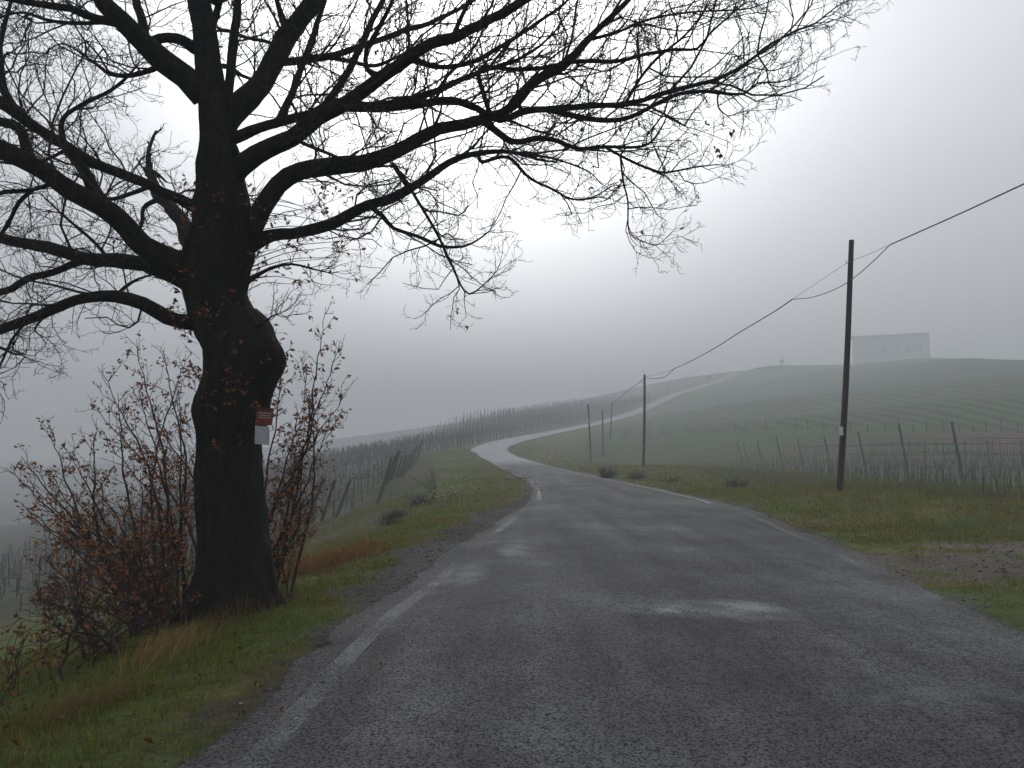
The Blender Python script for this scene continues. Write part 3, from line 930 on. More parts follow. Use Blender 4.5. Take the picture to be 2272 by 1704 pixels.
# limbs: (depth change along the limb, points traced from the photograph with diameter in px)
LIMBS = [
    (1.3, z1([(1030, 1090, 85), (1110, 1040, 72), (1180, 1015, 60), (1310, 1003, 52), (1430, 970, 50), (1560, 905, 46), (1700, 850, 44), (1830, 775, 36), (1960, 690, 30), (2100, 655, 24), (2212, 655, 18), (2330, 690, 12), (2400, 700, 7)]), [
        (0.5, z1([(1590, 905, 22), (1650, 930, 22), (1700, 985, 18), (1800, 1020, 16), (1900, 1060, 15), (2000, 1065, 11), (2060, 1040, 9), (2110, 1000, 6)])),
        (-0.2, z1([(1690, 700, 16), (1745, 770, 15), (1830, 910, 14), (1900, 1030, 14), (1930, 1100, 13), (1960, 1160, 12), (1990, 1230, 9), (2030, 1270, 8), (2090, 1230, 6), (2145, 1170, 4)])),
        (0.4, z2([(-130, 700, 18), (-20, 680, 16), (80, 770, 13), (180, 820, 11), (260, 860, 9), (350, 850, 7), (440, 800, 4)])),
        (0.3, z2([(-20, 660, 14), (100, 670, 12), (200, 690, 10), (330, 740, 6), (380, 790, 4)])),
    ]),
    (-0.5, z1([(1040, 1040, 100), (1085, 990, 95), (1130, 905, 88), (1205, 800, 84), (1300, 742, 80), (1420, 720, 80), (1560, 698, 74), (1680, 665, 66), (1800, 610, 58), (1900, 562, 52), (2010, 545, 48), (2120, 505, 44), (2212, 455, 42)]) +
     z2([(100, 345, 44), (220, 285, 44), (330, 170, 34), (420, 80, 26), (500, 0, 22), (580, -110, 16), (640, -240, 10)]), [
        (0.6, z2([(330, 180, 16), (450, 140, 14), (600, 80, 12), (800, 50, 9), (1000, 40, 7), (1130, 0, 4)])),
        (-0.4, z2([(-140, 300, 20), (0, 300, 20), (150, 290, 20), (260, 265, 20), (450, 265, 17), (560, 240, 16), (700, 215, 15), (800, 210, 12), (850, 150, 10), (940, 70, 8), (1000, 20, 5)])),
        (0.2, z2([(-120, 555, 34), (0, 610, 28), (100, 600, 26), (200, 610, 22), (280, 640, 20), (400, 635, 16), (520, 635, 13), (590, 620, 11), (640, 560, 8), (680, 480, 5)])),
        (0.3, z2([(395, 636, 13), (500, 690, 12), (600, 730, 12), (660, 745, 10), (750, 730, 8), (850, 715, 6), (930, 715, 3)])),
        (0.1, z2([(455, 670, 9), (470, 700, 9), (480, 780, 9), (500, 870, 8), (505, 1000, 6), (560, 1040, 5), (620, 1060, 4), (645, 1045, 3)])),
    ]),
    ((-0.35, 0.9), z1([(1480, 466, 34), (1640, 470, 34), (1800, 455, 36), (1960, 500, 0.1)][:3] + [(1950, 430, 34), (2060, 470, 32), (2160, 520, 30)]) +
     z2([(40, 485, 32), (150, 470, 30), (300, 460, 28), (450, 450, 26), (560, 435, 24), (680, 395, 22), (800, 365, 20), (920, 330, 17), (1030, 260, 15), (1120, 190, 12), (1230, 130, 10), (1310, 100, 8), (1400, 30, 6), (1460, 0, 4)]), [
        (-0.4, z2([(150, 472, 26), (300, 505, 24), (420, 520, 22), (520, 500, 20), (620, 450, 19), (720, 405, 18), (850, 395, 16), (1000, 405, 12), (1060, 360, 9), (1150, 355, 7), (1230, 330, 5), (1290, 280, 3)])),
        (0.4, z2([(470, 440, 14), (560, 330, 13), (640, 240, 12), (750, 150, 10), (820, 60, 8), (850, 0, 6), (880, -90, 4)])),
        (0.3, z2([(700, 400, 8), (660, 480, 8), (600, 580, 7), (640, 690, 6), (660, 740, 4)])),
        (0.3, z2([(880, 400, 8), (890, 460, 7), (930, 500, 5), (970, 490, 3)])),
    ]),
    (-1.0, z1([(960, 800, 120), (1010, 755, 100), (1070, 695, 90), (1150, 650, 84), (1230, 612, 78), (1340, 540, 70), (1460, 462, 64), (1560, 400, 60), (1650, 330, 56), (1760, 260, 52), (1870, 190, 50), (1990, 150, 46), (2100, 100, 42), (2212, 40, 38), (2330, -40, 30), (2450, -150, 20), (2560, -290, 10)]), [
        (0.5, z1([(1370, 500, 34), (1450, 390, 34), (1520, 280, 32), (1600, 110, 28), (1650, 0, 24), (1700, -130, 16), (1740, -260, 8)])),
        (-0.5, z1([(1640, 340, 30), (1590, 300, 24), (1585, 220, 20), (1640, 120, 20), (1690, 20, 18), (1720, -100, 12)])),
        (0.6, z1([(1780, 250, 28), (1900, 290, 24), (2030, 270, 22), (2130, 220, 20), (2212, 170, 18)]) + z2([(120, 90, 16), (220, 20, 12), (280, -60, 8)])),
        (0.2, z1([(1960, 150, 22), (2000, 60, 20), (2050, -40, 16), (2090, -140, 9)])),
        (-0.3, z1([(1310, 620, 18), (1400, 655, 17), (1480, 690, 14), (1600, 720, 11), (1700, 720, 9), (1760, 770, 6)])),
    ]),
    (0.8, z1([(930, 640, 80), (1000, 500, 110), (1075, 425, 104), (1140, 350, 96), (1185, 270, 92), (1235, 175, 88), (1295, 85, 84), (1360, 0, 78), (1430, -110, 60), (1480, -250, 40), (1510, -400, 15)]), [
        (0.5, z1([(1195, 275, 40), (1300, 258, 34), (1420, 240, 32), (1550, 200, 28), (1700, 150, 26), (1900, 80, 20), (2050, 0, 16), (2160, -70, 9)])),
        (-0.2, z1([(1260, 150, 40), (1225, 90, 34), (1210, 40, 26), (1190, -20, 20), (1180, -120, 10)])),
        (0.3, z1([(1215, 200, 18), (1150, 180, 17), (1050, 160, 16), (970, 130, 18)])),
        (0.4, z1([(1420, 240, 22), (1500, 262, 20), (1600, 282, 18), (1700, 255, 14), (1800, 200, 10)])),
    ]),
    (-0.6, z1([(980, 600, 60), (1050, 580, 52), (1120, 552, 42), (1240, 520, 40), (1350, 490, 38), (1450, 440, 36), (1600, 455, 34), (1750, 435, 32), (1900, 385, 28), (2000, 340, 24), (2110, 300, 20), (2212, 270, 16)]) + z2([(120, 200, 12), (200, 120, 8), (260, 30, 5)]), [
        (0.4, z1([(1210, 565, 34), (1250, 430, 34), (1310, 270, 30), (1370, 100, 26), (1405, 0, 22), (1450, -140, 12)])),
        (0.3, z1([(1250, 440, 12), (1290, 500, 10), (1330, 560, 7), (1370, 620, 4)])),
    ]),
    (0.5, z1([(950, 480, 50), (985, 420, 44), (1000, 300, 42), (1010, 150, 40), (1035, 0, 36), (1050, -140, 22), (1080, -280, 10)]), []),
    (-0.7, z1([(880, 420, 110), (800, 330, 110), (710, 262, 100), (625, 180, 92), (540, 105, 86), (470, 40, 78), (420, -20, 66), (360, -110, 46), (320, -230, 20)]), [
        (0.5, z1([(625, 150, 40), (720, 160, 46), (800, 185, 50), (870, 225, 54), (890, 270, 40)])),
        (0.2, z1([(640, 190, 46), (612, 80, 42), (590, 0, 36), (570, -110, 20), (580, -220, 8)])),
        (-0.6, z1([(540, 110, 44), (420, 80, 38), (300, 40, 34), (170, 20, 30), (0, -10, 26), (-160, -60, 15)])),
        (0.5, z1([(480, 110, 20), (350, 100, 18), (220, 90, 16), (100, 55, 12), (0, 75, 9), (-90, 100, 5)])),
        (0.7, z1([(660, 300, 26), (560, 325, 22), (480, 320, 18), (420, 280, 14), (350, 230, 10), (260, 190, 7), (170, 250, 4)])),
    ]),
    (0.3, z1([(925, 300, 40), (900, 220, 40), (920, 100, 36), (950, 0, 28), (960, -130, 16), (990, -250, 8)]), []),
    (-1.0, z1([(900, 910, 80), (830, 885, 60), (780, 860, 48), (700, 830, 44), (600, 780, 46), (500, 740, 46), (400, 700, 46), (300, 640, 46), (200, 580, 48), (100, 510, 50), (0, 440, 52), (-150, 330, 40), (-300, 180, 24), (-420, 40, 10)]), [
        (0.4, z1([(110, 520, 30), (20, 380, 30), (0, 200, 26), (30, 60, 18), (70, -60, 10)])),
        (-0.3, z1([(650, 810, 22), (560, 840, 20), (470, 860, 18), (400, 800, 12), (340, 760, 8)])),
        (0.5, z1([(160, 550, 22), (80, 470, 22), (140, 450, 0.1)][:2] + [(-20, 420, 18), (-160, 400, 10)])),
        (0.5, z1([(280, 660, 16), (200, 690, 14), (100, 710, 14), (0, 700, 12), (-120, 690, 7)])),
    ]),
    (-1.5, z1([(860, 1150, 130), (780, 1140, 112), (700, 1108, 104), (620, 1060, 98), (550, 985, 92), (480, 920, 90), (400, 870, 88), (300, 820, 86), (200, 755, 84), (100, 690, 84), (0, 645, 84), (-150, 600, 64), (-320, 590, 44), (-480, 620, 18)]), [
        (0.6, z1([(430, 890, 60), (380, 770, 52), (320, 680, 40), (275, 600, 28), (270, 510, 20), (350, 450, 18), (480, 390, 16), (560, 320, 12), (600, 270, 7)])),
        (0.4, z1([(170, 740, 50), (120, 660, 48), (80, 560, 44), (0, 520, 38), (-120, 470, 24), (-220, 400, 10)])),
        (-0.2, z1([(250, 830, 20), (140, 820, 18), (60, 830, 20), (0, 840, 20), (-130, 900, 10)])),
        (0.3, z1([(160, 830, 18), (80, 880, 18), (30, 980, 16), (0, 1010, 14), (-60, 1080, 7)])),
    ]),
    (0.9, z1([(830, 1220, 110), (760, 1190, 80), (650, 1152, 72), (500, 1125, 66), (350, 1108, 56), (200, 1070, 52), (100, 1050, 48), (0, 1030, 44), (-160, 1020, 30), (-320, 1040, 12)]), [
        (-0.5, z1([(370, 1115, 36), (300, 1150, 34), (230, 1180, 32), (120, 1210, 32), (50, 1250, 30), (0, 1265, 28), (-140, 1310, 15)])),
        (0.3, z1([(470, 1120, 14), (400, 1040, 14), (320, 970, 12), (240, 900, 9), (190, 850, 5)])),
    ]),
    (-0.8, z1([(870, 1390, 100), (800, 1388, 66), (720, 1368, 62), (620, 1312, 60), (500, 1282, 54), (380, 1287, 48), (250, 1330, 46), (120, 1382, 44), (0, 1428, 42), (-150, 1480, 28), (-300, 1500, 12)]), [
        (0.3, z1([(470, 1280, 14), (540, 1240, 16), (600, 1205, 12), (680, 1180, 7)])),
        (-0.3, z1([(-120, 1440, 20), (0, 1500, 12), (60, 1530, 10), (110, 1540, 6), (60, 1590, 4)])),
        (0.2, z1([(230, 1335, 12), (180, 1380, 10), (150, 1430, 8), (200, 1460, 4)])),
    ]),
    (1.6, z1([(860, 1120, 70), (815, 1050, 68), (790, 960, 64), (720, 880, 60), (675, 830, 52), (645, 740, 34)]), [
        (0.4, z1([(700, 850, 24), (620, 900, 18), (610, 980, 14), (560, 1060, 8)])),
    ]),
    (0.7, z1([(1040, 1240, 40), (1100, 1200, 20), (1170, 1160, 16), (1260, 1140, 12), (1340, 1160, 9), (1430, 1180, 5)]), []),
    (-0.6, z1([(1060, 1350, 40), (1110, 1410, 14), (1170, 1370, 8), (1210, 1355, 5)]), []),
]


def px_poly(pts, y0, dy):
    p = np.array(pts, float)
    s = np.concatenate([[0], np.cumsum(np.linalg.norm(np.diff(p[:, :2], axis=0), axis=1))])
    s /= s[-1]
    Y = y0 + dy * s
    X = np.array([U(u, v, y) for (u, v, _), y in zip(pts, Y)])
    return np.hstack([X, (p[:, 2] * 0.5 * Y / F)[:, None]])


oak_leaves = []


def jitter(p, n_, sx):
    p = p.copy()
    nn = len(p)
    w = p[:, 3:4]
    j = np.stack([fbm(np.arange(nn) * 0.33 + 17 * a, np.zeros(nn) + n_ * 3.1 + sx, 40 + a) - 0.44 for a in range(3)], -1)
    p[:, :3] += j * np.clip(w * 1.6, 0.014, 0.09) * np.linspace(0, 1, nn)[:, None] ** 0.3
    p[:, 3] = np.maximum(p[:, 3], 0.0035) * (1 + 0.25 * (fbm(np.arange(nn) * 0.45, np.zeros(nn) + n_ + sx, 50) - 0.44))
    return p


def build_limb(dy, pts, subs):
    mb, tw = MB(), MB()
    y0, dy = dy if isinstance(dy, tuple) else (0, dy)
    main = jitter(catmull(px_poly(pts, TY + y0, dy), 0.09), 0, pts[0][0])
    polys = [main]
    for n_, (sdy, sp) in enumerate(subs):
        best = None
        for par in polys:                      # spring from the nearest limb or branch already there
            q0 = np.stack(project(par[:, :3]), -1)
            dq = np.linalg.norm(q0 - np.array(sp[0][:2]), axis=1)
            k = dq.argmin()
            if best is None or dq[k] < best[0] - 6:
                best = (dq[k], par[k])
        root_ = best[1]
        P = px_poly(sp, root_[1], sdy)
        keep = [i for i in range(len(P)) if np.linalg.norm(P[i, :3] - root_[:3]) > 0.10] or [len(P) - 1]
        P = np.vstack([np.append(root_[:3], min(P[0, 3] * 1.1, root_[3])), P[keep[0]:]])
        polys.append(jitter(catmull(P, 0.07), n_ + 1, pts[0][0]))
    for n_, p in enumerate(polys):
        nn = len(p)
        mb.tube(p[:, :3], p[:, 3], 12 if p[:, 3].max() > 0.06 else 7)
        seg = np.linalg.norm(np.diff(p[:, :3], axis=0), axis=1)
        s = np.concatenate([[0], np.cumsum(seg)])
        tot = s[-1]
        pos = 0.9
        while pos < tot - 0.3 and n_ == 0:     # longer side branches between the twigs
            i = min(np.searchsorted(s, pos), nn - 2)
            t = unit(p[i + 1, :3] - p[max(i - 1, 0), :3])
            d = unit(t * 0.8 + rand_perp(t) * 0.55 + np.array([0, 0, 0.25]))
            grow(tw, p[i, :3], d, rng.uniform(0.9, 1.7), min(0.015, p[i, 3] * 0.7), 3, oak_leaves, up=0.10, kink=0.24, dens=0.55, leafp=0.001)
            pos += rng.uniform(0.45, 0.8)
        pos = 0.5 if n_ == 0 else 0.12
        while pos < tot:
            i = min(np.searchsorted(s, pos), nn - 2)
            t = unit(p[i + 1, :3] - p[max(i - 1, 0), :3])
            r_here = p[i, 3]
            a = R(rng.uniform(24, 62))
            d = unit(t * math.cos(a) + rand_perp(t) * math.sin(a) + np.array([0, 0, 0.10]))
            rem = tot - pos
            ln = min(rng.uniform(0.35, 1.15), 0.35 + rem * 0.55)
            rr_ = min(max(0.0052, 0.0105 * ln), r_here * 0.75)
            grow(tw, p[i, :3], d, ln, rr_, 2 if ln > 0.4 else 1, oak_leaves, up=0.09, kink=0.34, leafp=0.0015)
            pos += rng.uniform(0.06, 0.125) * (1.4 if r_here > 0.05 else 1.0)
        t = unit(p[-1, :3] - p[-3, :3])        # forked tip
        for k in range(3):
            grow(tw, p[-1, :3], unit(t + 0.5 * rand_perp(t)), rng.uniform(0.35, 0.7), max(p[-1, 3] * 0.7, 0.0035), 2, oak_leaves, up=0.03, leafp=0.002)
    o = mb.build('limb', M['bark'], oak, smooth=True, offset=tree_base)
    tw.build('twigs', M['twig'], o, offset=tree_base)


for l_ in LIMBS:
    build_limb(*l_)
# limbs reaching behind and in front, above the frame, so the crown is round
for (x, y, z, tx, ty_, tz, r0) in ((T[-8, 0], TY, 6.4, -1.5, 12.5, 10.5, 0.07), (T[-8, 0], TY, 6.8, -4.5, 5.6, 11.0, 0.06), (T[-6, 0], TY, 7.4, -1.2, 6.6, 11.5, 0.05), (T[-6, 0], TY, 7.0, -5.6, 11.5, 11.2, 0.06)):
    mb, tw = MB(), MB()
    a, b_ = np.array([x, y, z]), np.array([tx, ty_, tz])
    p = catmull(np.array([np.append(a + (b_ - a) * f + rng.normal(size=3) * 0.12 * f, r0 * (1 - 0.85 * f)) for f in np.linspace(0, 1, 6)]), 0.12)
    mb.tube(p[:, :3], p[:, 3], 9)
    for i in range(8, len(p), 2):
        t = unit(p[min(i + 1, len(p) - 1), :3] - p[i - 1, :3])
        grow(tw, p[i, :3], unit(t + 1.1 * rand_perp(t)), rng.uniform(0.5, 1.2), 0.009, 2)
    o = mb.build('limb', M['bark'], oak, smooth=True, offset=tree_base)
    tw.build('twigs', M['twig'], o, offset=tree_base)

# clinging brown leaves: sparse in the crown, thicker on shoots along the trunk
lm, sm = MB(), MB()
for p, d in oak_leaves:
    for k in range(rng.integers(1, 3)):
        add_leaf(lm, p, d, rng.uniform(0.04, 0.07), leaf_colour(0.4))
shoot_tips = []
for k in range(95):
    v = rng.uniform(420, 985) * 2272 / 2212
    zt = U(480, v, TY)[2]
    i = np.abs(tr[:, 2] - zt).argmin()
    a = rng.uniform(-math.pi * 0.98, math.pi * 0.12)
    d = np.array([math.cos(a), math.sin(a), 0])
    p = tr[i, :3] + d * tr[i, 3] * 1.02
    if v > 700:
        grow(sm, p, unit(d + [0, 0, 0.5]), rng.uniform(0.12, 0.35), 0.003, 1, shoot_tips, up=0.15, leafp=0.42)
    else:
        grow(sm, p, unit(d + [0, 0, 0.5]), rng.uniform(0.08, 0.25), 0.0028, 1, shoot_tips, up=0.15, leafp=0.2)
for k in range(22):                            # leafy sprays in front of the first right-hand fork
    u, v = rng.uniform(560, 780), rng.uniform(455, 640)
    if k < 6:
        u, v = rng.uniform(630, 720), rng.uniform(455, 490)
    p = U(u, v, TY + rng.uniform(-0.4, 0.6))
    base = np.array([T[13, 0] + 0.30, TY, p[2] - rng.uniform(0.0, 0.25)])
    P = catmull(np.array([base, base * 0.5 + p * 0.5 + [0, 0, 0.06], p]), 0.1)
    sm.tube(P, np.linspace(0.006, 0.003, len(P)), 4, cap=False)
    grow(sm, p, unit(p - base + [0, 0, -0.05]), rng.uniform(0.2, 0.45), 0.0035, 1, shoot_tips, up=0.02, leafp=0.42)
for p, d in shoot_tips:
    add_leaf(lm, p, d, rng.uniform(0.035, 0.065), leaf_colour(0.75))
for (u, v, y) in ((1625, 290, 8.8), (1590, 328, 8.8), (1596, 340, 8.8)):
    for k in range(4):
        add_leaf(lm, U(u + rng.uniform(-6, 6), v + rng.uniform(-6, 6), y), np.array([0, 0, -1.0]), 0.06, leaf_colour(0.3))
lm.build('leaves', M['leaf'], oak, offset=tree_base)
sm.build('trunk_shoots', M['shoot'], oak, offset=tree_base)


# ------------------------------------------------------------------ shrubs round the trunk
def shrub(name, base, stems, label, leafp, size, orange, lvl=2, dens=0.8, r0=0.016):
    root = empty(name, base, label, 'shrub')
    st, lf, tips = MB(), MB(), []
    for tip in stems:
        tip = np.array(tip, float)
        b0 = np.array(base) + [rng.normal() * 0.22, rng.normal() * 0.22, -0.05]
        mid_ = b0 + (tip - b0) * 0.5 + np.array([rng.normal() * 0.16, rng.normal() * 0.16, -0.05 + 0.25 * rng.random()])
        L_ = np.linalg.norm(tip - b0)
        P = catmull(np.array([b0, mid_, tip]), 0.10)
        n = len(P)
        P = P + np.stack([(fbm(np.arange(n) * 0.6 + 9 * a, np.zeros(n) + tip[0] * 7, 60 + a) - 0.44) * 0.12 for a in range(3)], -1) * np.linspace(0, 1, n)[:, None]
        rad = np.linspace(r0 * min(1.3, L_ / 2 + 0.3), 0.003, n)
        st.tube(P, rad, 5, cap=False)
        pos = 0.25
        s = np.concatenate([[0], np.cumsum(np.linalg.norm(np.diff(P, axis=0), axis=1))])
        while pos < s[-1]:
            i = min(np.searchsorted(s, pos), n - 2)
            t = unit(P[i + 1] - P[i])
            grow(st, P[i], unit(t + 0.85 * rand_perp(t)), rng.uniform(0.18, 0.6) * (1.25 - 0.7 * pos / s[-1]), 0.0045, 1, tips, up=0.10, kink=0.2, dens=dens, leafp=leafp * (0.25 if pos > 0.93 * s[-1] else 1))
            pos += rng.uniform(0.07, 0.17)
    st.build('stems', M['shoot'], root, offset=base)
    for p, d in tips:
        for k in range(rng.integers(1, 5)):
            add_leaf(lf, p + rng.normal(size=3) * 0.022, d, rng.uniform(*size) * rng.uniform(0.6, 1.25), leaf_colour(orange))
    lf.build('leaves', M['leaf'], root, offset=base)
    return root


def P3(u, v, y):
    return tuple(U(u * 2272 / 2212, v * 2272 / 2212, y))


def on_ground(u, y):
    x = U(u * 2272 / 2212, 1200, y)[0]
    return (x, y, gz(x, y))


shrub('oak_sapling', on_ground(375, 9.3), [P3(40, 985, 9.3), P3(15, 1010, 9.0), P3(110, 925, 9.8), P3(150, 975, 8.9), P3(215, 790, 9.8), P3(255, 850, 9.1), P3(290, 735, 9.9), P3(345, 755, 9.3), P3(400, 760, 10.2), P3(190, 870, 10.2),
      P3(70, 1080, 9.0), P3(60, 1040, 9.6), P3(330, 900, 9.0), P3(390, 850, 9.6), P3(240, 960, 8.8), P3(150, 1060, 9.9), P3(300, 830, 10.0), P3(100, 1010, 9.7), P3(380, 960, 9.0), P3(205, 915, 9.4)],
      'tall many-stemmed oak scrub with rusty leaves left of the big trunk', 0.22, (0.030, 0.062), 0.8, r0=0.019)
shrub('oak_sapling', on_ground(330, 8.5), [P3(90, 1140, 8.3), P3(60, 1100, 8.7), P3(180, 1120, 8.0), P3(250, 1100, 8.2), P3(300, 1020, 8.7), P3(340, 1120, 8.3), P3(80, 1210, 8.1), P3(120, 1180, 8.6), P3(190, 1030, 8.9), P3(400, 1180, 8.6),
      P3(150, 1250, 8.0), P3(100, 1300, 7.9), P3(230, 1200, 8.0), P3(390, 1060, 8.8), P3(270, 1160, 8.9)],
      'lower spreading oak scrub with orange-brown leaves at the bank edge', 0.26, (0.032, 0.065), 1.0)
shrub('oak_sapling', on_ground(560, 9.2), [P3(700, 665, 9.6), P3(735, 735, 9.4), P3(745, 850, 9.5), P3(715, 900, 9.8), P3(690, 930, 9.3), P3(650, 770, 9.4), P3(660, 850, 9.7), P3(650, 975, 9.2), P3(610, 800, 9.3)],
      'leafy oak scrub rising behind the right side of the big trunk', 0.26, (0.032, 0.064), 0.75)
shrub('oak_sapling', on_ground(585, 9.5), [P3(680, 1105, 9.5), P3(640, 1060, 9.4), P3(655, 1150, 9.3)],
      'low rusty oak scrub at the foot of the big trunk on its road side', 0.30, (0.034, 0.065), 1.0, dens=0.7, r0=0.010)
shrub('bramble', on_ground(60, 5.6), [P3(20, 1400, 5.5), P3(60, 1430, 5.4), P3(100, 1470, 5.6), P3(30, 1490, 5.3)],
      'small reddish bramble at the lower left edge of the grass', 0.4, (0.03, 0.05), 0.5, dens=0.6, r0=0.006)
thick = [(150, 1300, 7.2), (230, 1290, 7.6), (310, 1330, 7.4), (380, 1290, 8.2), (100, 1330, 7.0), (180, 1390, 6.6), (275, 1395, 7.0), (60, 1290, 7.6)]
shrub('thicket', on_ground(225, 7.3), [P3(u, v, y) for u, v, y in thick] + [P3(300, 1240, 7.9), P3(200, 1230, 7.7), P3(120, 1240, 7.4), P3(350, 1260, 7.8), P3(330, 1190, 8.0), P3(160, 1190, 7.8), P3(80, 1380, 6.8), P3(390, 1370, 7.6)],
      'dark tangled thicket on the bank under the oak scrub', 0.10, (0.035, 0.06), 0.6, dens=1.6, r0=0.020)


# ------------------------------------------------------------------ sign on the trunk
def slab(mb, P, du, dv, t, nu=8, nv=6, curl=None):
    """Thin plate spanned by du, dv from corner P, thickness t, optionally curled."""
    n = unit(np.cross(du, dv))
    V = []
    for s in (0, 1):
        for j in range(nv + 1):
            for i in range(nu + 1):
                a, b_ = i / nu, j / nv
                V.append(P + du * a + dv * b_ + n * (t * s + (curl(a, b_) if curl else 0)))
    m = (nu + 1) * (nv + 1)
    q = []
    for j in range(nv):
        for i in range(nu):
            k = j * (nu + 1) + i
            q += [[k, k + nu + 1, k + nu + 2, k + 1], [m + k, m + k + 1, m + k + nu + 2, m + k + nu + 1]]
    for i in range(nu):
        for a, b_ in ((i, i + 1), (nv * (nu + 1) + i + 1, nv * (nu + 1) + i)):
            q.append([a, b_, m + b_, m + a])
    for j in range(nv):
        a, b_ = j * (nu + 1), (j + 1) * (nu + 1)
        q += [[b_, a, m + a, m + b_], [a + nu, b_ + nu, m + b_ + nu, m + a + nu]]
    mb.add(V, q)
    return n


SY = TY - 0.30
c00, c10, c01 = U(566, 942, SY), U(603, 944, SY + 0.10), U(571, 904, SY)
du, dv = c10 - c00, c01 - c00
nrm_s = unit(np.cross(du, dv))
sign = empty('notice_sign', tuple(c00), 'small red notice with pale lines and a white paper below nailed to the trunk', 'sign')
mb = MB()
slab(mb, c00, du, dv * 0.82, 0.006)
mb.build('panel', M['red'], sign, offset=c00)
mb = MB()
slab(mb, c00 + dv * 0.825, du, dv * 0.19, 0.007)
mb.build('header', M['brown'], sign, offset=c00)
mb = MB()
for r_, (a0, a1) in enumerate(((0.12, 0.90), (0.20, 0.86), (0.12, 0.88))):
    x = a0
    while x < a1:
        w = random.uniform(0.04, 0.12)
        slab(mb, c00 + du * x + dv * (0.66 - 0.13 * r_) + nrm_s * 0.0065, du * min(w, a1 - x), dv * 0.06, 0.001, 1, 1)
        x += w + 0.025
mb.build('lettering', M['paper'], sign, offset=c00)
mb = MB()
pc = U(565, 985, SY)
slab(mb, pc, U(597, 988, SY + 0.07) - pc, c00 - pc + np.array([0, 0, -0.008]), 0.002, 8, 8, lambda a, b_: 0.02 * math.sin(a * 2.4) * (1 - b_))
mb.build('paper', M['paper'], sign, offset=c00)

# ------------------------------------------------------------------ utility poles and cable
def utility_pole(base_px, top_px, Y, dia, label, plate=None):
    b0, t0 = U(*base_px, Y), U(*top_px, Y)
    b0[2] = gz(b0[0], b0[1])
    root = empty('utility_pole', tuple(b0), label, 'utility pole', 'poles carrying the overhead cable')
    mb = MB()
    ax = t0 - b0
    P = np.array([b0 + ax * f for f in np.linspace(-0.06, 1, 14)])
    P[:, 0] += 0.03 * np.sin(np.linspace(0, 4, 14))
    mb.tube(P, np.linspace(dia * 0.55, dia * 0.42, 14), 14)
    mb.build('shaft', M['pole'], root, smooth=True, offset=b0)
    mb = MB()
    hk = b0 + ax * 0.905
    mb.tube(np.array([hk, hk + [-dia * 0.9, -dia * 0.3, 0], hk + [-dia * 1.0, -dia * 0.3, 0.08]]), 0.012, 6)
    mb.build('bracket', M['cable'], root, offset=b0)
    if plate:
        f, w, h, m = plate
        pc_ = b0 + ax * f
        mb = MB()
        mb.box(pc_[0] - dia * 0.36, pc_[1] - dia * 0.44, pc_[2], w, 0.006, h, R(-38))
        mb.build('plate', M[m], root, offset=b0)
    return b0, t0


pA = utility_pole((1862, 1088), (1891, 533), 23, 0.17, 'tallest dark wooden pole with a small white plate on the right verge', (0.235, 0.10, 0.25, 'white'))
pB = utility_pole((1427, 1035), (1431, 831), 61.5, 0.20, 'dark wooden pole with a faded red plate beside low bushes', (0.22, 0.17, 0.34, 'pink'))
pC = utility_pole((1311, 1028), (1305, 897), 92, 0.20, 'weathered pole nearest the road bend, first of three thin ones', (0.72, 0.10, 0.45, 'white'))
pD = utility_pole((1337, 1014), (1337, 911), 103, 0.20, 'short thin pole between two taller ones in the green field')
pE = utility_pole((1353, 976), (1358, 894), 112, 0.21, 'thin pole in front of the rising road, last of three in the field')
pF = utility_pole((1485, 890), (1482, 848), 178, 0.22, 'faint pole halfway up the rising road')
pG = utility_pole((1527, 868), (1524, 832), 192, 0.22, 'faintest pole high on the rising road in the mist')

cable = MB()
wire, wire_b = MB(), MB()


def hang(mb, pts, r, n=14):
    mb.tube(catmull(np.array([U(*p) for p in pts]), 0.6 if pts[0][2] > 40 else 0.3), r, 5)


spans = [(2420, 343, 11.5), (2272, 408, 14.3), (2130, 474, 17.2), (1975, 543, 20.6)]
back = [np.array([8.6, -16, 6.9]), np.array([8.9, 0, 5.95])]
hang_pts = catmull(np.array(back + [U(*p) for p in spans]), 0.4)
cable.tube(hang_pts, 0.016, 6)
hang(cable, [(1975, 543, 20.6), (1935, 582, 21.6), (1890, 620, 22.8), (1850, 643, 24.0), (1800, 660, 25.6), (1758, 664, 27.0)], 0.012)
hang(wire, [(1975, 543, 20.6), (1925, 565, 21.8), (1878, 585, 22.9), (1820, 623, 25.0), (1758, 664, 27.0)], 0.006)
hang(cable, [(1758, 664, 27.0), (1720, 690, 28.6), (1640, 738, 33), (1590, 770, 37), (1535, 800, 43), (1496, 818, 49)], 0.020)
hang(cable, [(1496, 818, 49), (1484, 829, 52), (1470, 838, 56), (1450, 840, 59), (1434, 838, 61.3)], 0.022)
hang(wire_b, [(1496, 818, 49), (1470, 827, 54), (1434, 836, 61.3)], 0.010)
hang(cable, [(1429, 840, 61.6), (1410, 855, 72), (1385, 872, 90), (1359, 897, 111.8)], 0.026)
hang(cable, [(1358, 898, 112), (1430, 880, 145), (1482, 852, 178), (1524, 836, 192)], 0.026)
co_ = cable.build('overhead_cable', M['cable'], offset=None)
tag(co_, 'thick sagging overhead cable slung from pole to pole along the road', 'cable')
wire.build('messenger_wire', M['cable'], co_)
wire_b.build('messenger_wire', M['cable'], co_)

